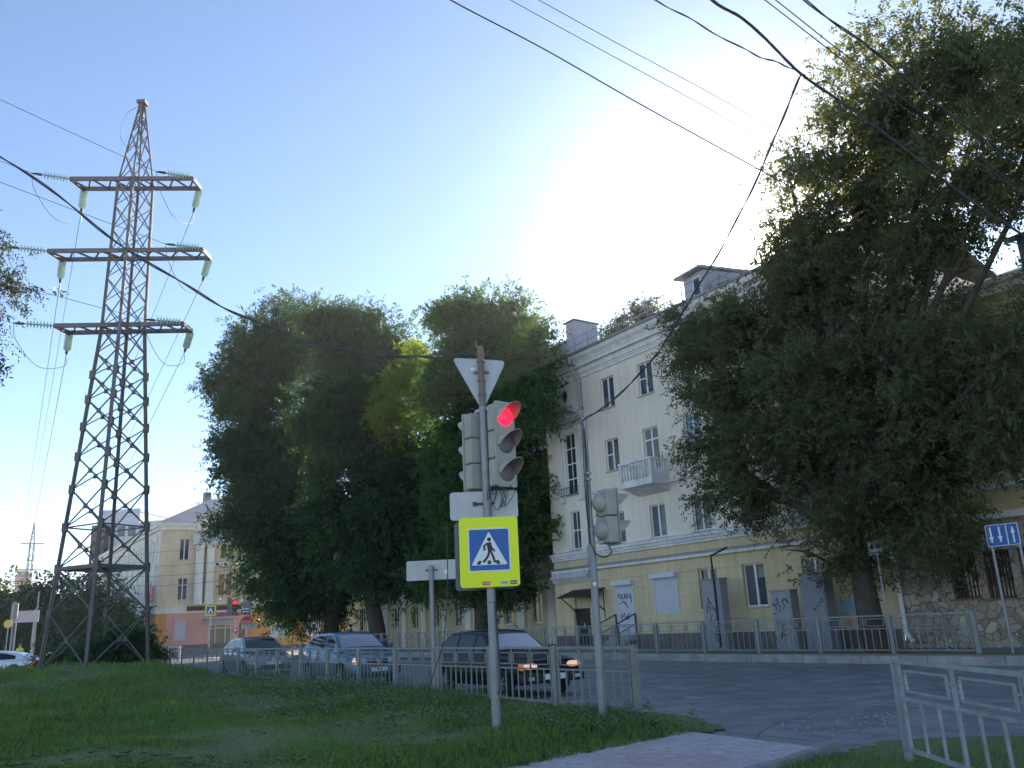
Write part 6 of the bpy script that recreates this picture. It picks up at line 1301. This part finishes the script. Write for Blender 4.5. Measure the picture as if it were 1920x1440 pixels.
# big tree on the right, before the stone building
base = S(16.3, 24.1, .24); fork = ono(1600, 1010, 24.0)
LB = [lobe(1350, 680, 85, 120, o=23.6, dr=1.4), lobe(1335, 840, 50, 65, o=23.8, dr=1.1, w=.8), lobe(1430, 790, 120, 165, o=23.6, dr=2.0), lobe(1560, 690, 150, 160, o=23.4, dr=2.4), lobe(1560, 890, 150, 130, o=23.6, dr=2.0), lobe(1720, 730, 160, 200, o=23.4, dr=2.4), lobe(1740, 920, 120, 120, o=23.9, dr=1.6), lobe(1880, 720, 90, 170, o=22.6, dr=2.2), lobe(1400, 930, 95, 55, o=23.8, dr=1.3), lobe(1300, 640, 62, 62, o=23.8, dr=1.2), lobe(1400, 610, 90, 62, o=23.6, dr=1.5), lobe(1500, 545, 85, 75, o=23.2, dr=1.8), lobe(1495, 475, 55, 60, o=23, dr=1.5), lobe(1905, 850, 45, 60, o=23.2, dr=1.2, w=.7), lobe(1640, 1045, 75, 50, o=24.2, dr=1.1, w=.7), lobe(1545, 1075, 45, 36, o=24.2, dr=.9, w=.5), lobe(1745, 1045, 85, 45, o=24.2, dr=1., w=.7),
      lobe(1560, 420, 110, 105, o=22.5, dr=2.3), lobe(1640, 270, 125, 125, o=22, dr=2.5), lobe(1650, 130, 85, 70, o=22, dr=2.1, w=.6), lobe(1760, 170, 120, 105, o=21.8, dr=2.4), lobe(1780, 360, 105, 105, o=21.8, dr=2.5), lobe(1870, 120, 85, 80, o=21.3, dr=2.2, w=.7), lobe(1690, 470, 100, 65, o=22.4, dr=2.1), lobe(1880, 280, 75, 100, o=21.3, dr=2.2, w=.7), lobe(1985, 560, 40, 140, o=20.8, dr=1.6), lobe(2000, 200, 90, 160, o=20.6, dr=2), lobe(1480, 330, 45, 45, o=22.6, dr=1.1, w=.6)]
tree('huge spreading tree with dark crown in front of the stone clad building', base, fork, LB, .42, .3, M['leaf_r'], 3, 3400, 8, 11, .5, .058, .14, group=None, droop=.28, csig=.33, inner=.25)
# middle trees
bA = ono(622, 1196, 24.6); bA.z = .24; bB = ono(712, 1196, 24.4); bB.z = .24; bC = ono(905, 1200, 24.6); bC.z = .24
YA, YB, YC = bA.y, bB.y, bC.y
LA = [lobe(488, 690, 80, 110, Y=YA, dr=3), lobe(560, 640, 75, 75, Y=YA, dr=3), lobe(460, 850, 58, 110, Y=YA, dr=3), lobe(530, 860, 100, 150, Y=YA, dr=3.5), lobe(500, 1020, 75, 90, Y=YA, dr=3), lobe(590, 1010, 90, 110, Y=YA, dr=3.5), lobe(540, 1120, 70, 55, Y=YA, dr=2.6), lobe(440, 720, 48, 70, Y=YA, dr=2.2, w=.7), lobe(620, 1130, 60, 45, Y=YA, dr=2.2, w=.7), lobe(445, 985, 45, 45, Y=YA, dr=2, w=.6)]
tree('tall dark green tree left of the pair of trunks, drooping over the corner building', bA, aty(618, 1060, YA), LA, .62, .42, M['leaf_m'], 5, 2300, 8, 10, .9, .11, .27, droop=.25, csig=.5, inner=.3)
LBm = [lobe(650, 640, 65, 65, Y=YB, dr=3), lobe(710, 690, 80, 90, Y=YB, dr=3), lobe(640, 780, 100, 120, Y=YB, dr=3.3), lobe(740, 830, 90, 120, Y=YB, dr=3.2), lobe(680, 950, 110, 120, Y=YB, dr=3.3), lobe(770, 980, 80, 100, Y=YB, dr=3), lobe(610, 610, 45, 40, Y=YB, dr=2, w=.7), lobe(760, 1090, 60, 40, Y=YB, dr=2.2, w=.6), lobe(690, 1075, 60, 40, Y=YB, dr=2.4, w=.6)]
tB = tree('tall dark green tree with leaning trunk right of the pair of trunks', bB, aty(690, 1080, YB), LBm, .6, .4, M['leaf_m'], 6, 2200, 8, 10, .85, .105, .26, droop=.25, csig=.48, inner=.3)
LC = [lobe(900, 620, 85, 70, Y=YC, dr=2.6), lobe(950, 650, 75, 90, Y=YC, dr=2.6), lobe(860, 720, 80, 90, Y=YC, dr=2.6), lobe(960, 760, 75, 90, Y=YC-.5, dr=2.3), lobe(880, 850, 90, 110, Y=YC, dr=2.8), lobe(985, 900, 50, 75, Y=YC-1.5, dr=1.8), lobe(1000, 985, 48, 65, Y=YC-1.8, dr=1.6), lobe(890, 990, 100, 100, Y=YC, dr=2.6), lobe(930, 1080, 80, 55, Y=YC-.5, dr=2.2), lobe(830, 1080, 60, 50, Y=YC, dr=2.2, w=.8), lobe(850, 600, 40, 40, Y=YC, dr=1.8, w=.7), lobe(1004, 680, 34, 72, Y=41, dr=1.3), lobe(1002, 765, 30, 50, Y=41, dr=1.2), lobe(985, 720, 40, 80, Y=42.5, dr=1.6)]
tree('bright topped tree behind the tall sign pole, touching the cream building', bC, aty(900, 1060, YC), LC, .42, .3, M['leaf_c'], 8, 2300, 8, 10, .7, .09, .21, droop=.22, csig=.4, inner=.3)
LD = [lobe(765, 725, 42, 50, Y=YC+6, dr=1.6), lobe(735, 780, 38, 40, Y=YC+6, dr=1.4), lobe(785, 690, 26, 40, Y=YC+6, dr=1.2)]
o, _ = crown_mesh('painted_sun_crown', [(l[0]-bB, l[1], l[2]) for l in LD], 280, 8, 9, .7, .085, .2, M['leaf_g'], tB, 12, droop=.4, csig=.4); tag(o, 'yellow green leaves with the sun painted into their colour')
# tree tops behind the roof
bE = S(33, 47, 0); p = ono(1205, 585, 47)
tree('leafy tree top showing above the roof railing of the cream building', bE, p-Vector((0, 0, 5)), [lobe(1190, 600, 22, 30, o=47, dr=1.2), lobe(1215, 585, 22, 35, o=47, dr=1.2), lobe(1140, 630, 18, 14, o=47, dr=.9), lobe(1160, 622, 18, 14, o=47, dr=.9), lobe(1235, 610, 24, 30, o=47, dr=1.2)], .3, .2, M['leaf_l'], 14, 220, 7, 8, .7, .09, .2, group=None, csig=.5)
# branches at the left edge
bF = Vector((-15.2, 17.5, .15))
tree('tree at the left edge with only its branch tips in the picture', bF, Vector((-14.8, 17.5, 5)), [lobe(-85, 440, 75, 45, Y=17.5, dr=1.1), lobe(-55, 530, 75, 40, Y=17.5, dr=1.0), lobe(-50, 655, 40, 45, Y=17.5, dr=.8, w=.6), lobe(-170, 540, 90, 130, Y=17.5, dr=1.6)], .3, .2, M['leaf_l'], 15, 380, 7, 11, .4, .035, .09, group=None, droop=.6, csig=.26)
# bushes
def bush(label, base, lobes, m_, seed, nc, **kw):
    t = thing('bush', label, 'bush', base, 0, kw.pop('group', None)); lb = [(Vector(l[0])-Vector(base), l[1], l[2]) for l in lobes]
    tb = MB(); rg = random.Random(seed)
    for l in lb: tb.tube(spline([(rg.uniform(-.2, .2), rg.uniform(-.2, .2), -.1), l[0]*.5+Vector((rg.uniform(-.2, .2), 0, 0)), l[0]], 4), [.05*(1-.08*i) for i in range(9)], 6)
    tb.build('stems', M['bark'], t, smooth=True)
    crown_mesh('foliage', lb, nc, kw.get('spc', 7), kw.get('lf', 8), kw.get('L', .5), kw.get('lw', .07), kw.get('ll', .14), m_, t, seed, droop=.4, csig=kw.get('cs', .3)); return t
bb_ = aty(235, 1245, 40.5); bb_.z = .5
bush('low green shrub growing at the right feet of the near pylon', bb_, [lobe(232, 1212, 34, 34, Y=40.5, dr=.9), lobe(258, 1220, 26, 26, Y=40.5, dr=.8), lobe(200, 1220, 30, 28, Y=40.5, dr=.9), lobe(165, 1230, 30, 18, Y=40.5, dr=.8), lobe(280, 1240, 18, 12, Y=40, dr=.6)], M['leaf_m'], 21, 260)
bb_ = aty(120, 1245, 42); bb_.z = .3
bush('low dark undergrowth between the left legs of the near pylon', bb_, [lobe(110, 1240, 34, 14, Y=42, dr=.8), lobe(145, 1238, 28, 16, Y=42, dr=.8)], M['leaf_m'], 22, 90)
for i, (px, py, rx, ry, Y, lab, m_) in enumerate(((20, 1150, 60, 50, 92, 'yellow green tree, painted as sunlit, at the left edge under the distant pylon', 'leaf_y'), (100, 1150, 60, 55, 86, 'dark bushy tree behind the blank board at the left', 'leaf_l'), (165, 1150, 60, 60, 84, 'dark tree seen through the left half of the near pylon', 'leaf_m'), (195, 1180, 30, 46, 84, 'dark tree beside the flank of the corner building', 'leaf_m'), (-50, 1150, 60, 60, 90, 'dark tree mostly cut off by the left edge', 'leaf_l'))):
    p = aty(px, py, Y); b0 = Vector((p.x, Y, 0))
    tree(lab, b0, p-Vector((0, 0, 1.2)), [lobe(px, py, rx, ry, Y=Y, dr=3), lobe(px-30, py+35, rx*.7, ry*.8, Y=Y-1, dr=2.5), lobe(px+30, py+40, rx*.7, ry*.8, Y=Y-1, dr=2.5), lobe(px, py+60, rx, ry*.6, Y=Y-1.5, dr=2.5)], .3, .2, M[m_], 30+i, 330, 7, 7, 1., .2, .42, group='trees across the junction', droop=.5, csig=.9)

# ================================================================ HAZE
hz = MB(); hz.box(-720, 720, -320, 920, -1.2, 42)  # thin haze added to lift the shaded tones; it also fades the distance
ho = hz.build('fill_haze', bpy.data.materials.new('fill_haze_air')); ho['kind'] = 'stuff'
hm = ho.data.materials[0]; hm.use_nodes = True; ht = hm.node_tree; ht.nodes.clear(); ho_ = ht.nodes.new('ShaderNodeOutputMaterial'); pv = ht.nodes.new('ShaderNodeVolumePrincipled')
pv.inputs['Color'].default_value = (.95, .95, 1, 1); pv.inputs['Density'].default_value = .00035; pv.inputs['Anisotropy'].default_value = .55
ht.links.new(pv.outputs[0], ho_.inputs['Volume'])
cy.volume_bounces = 0
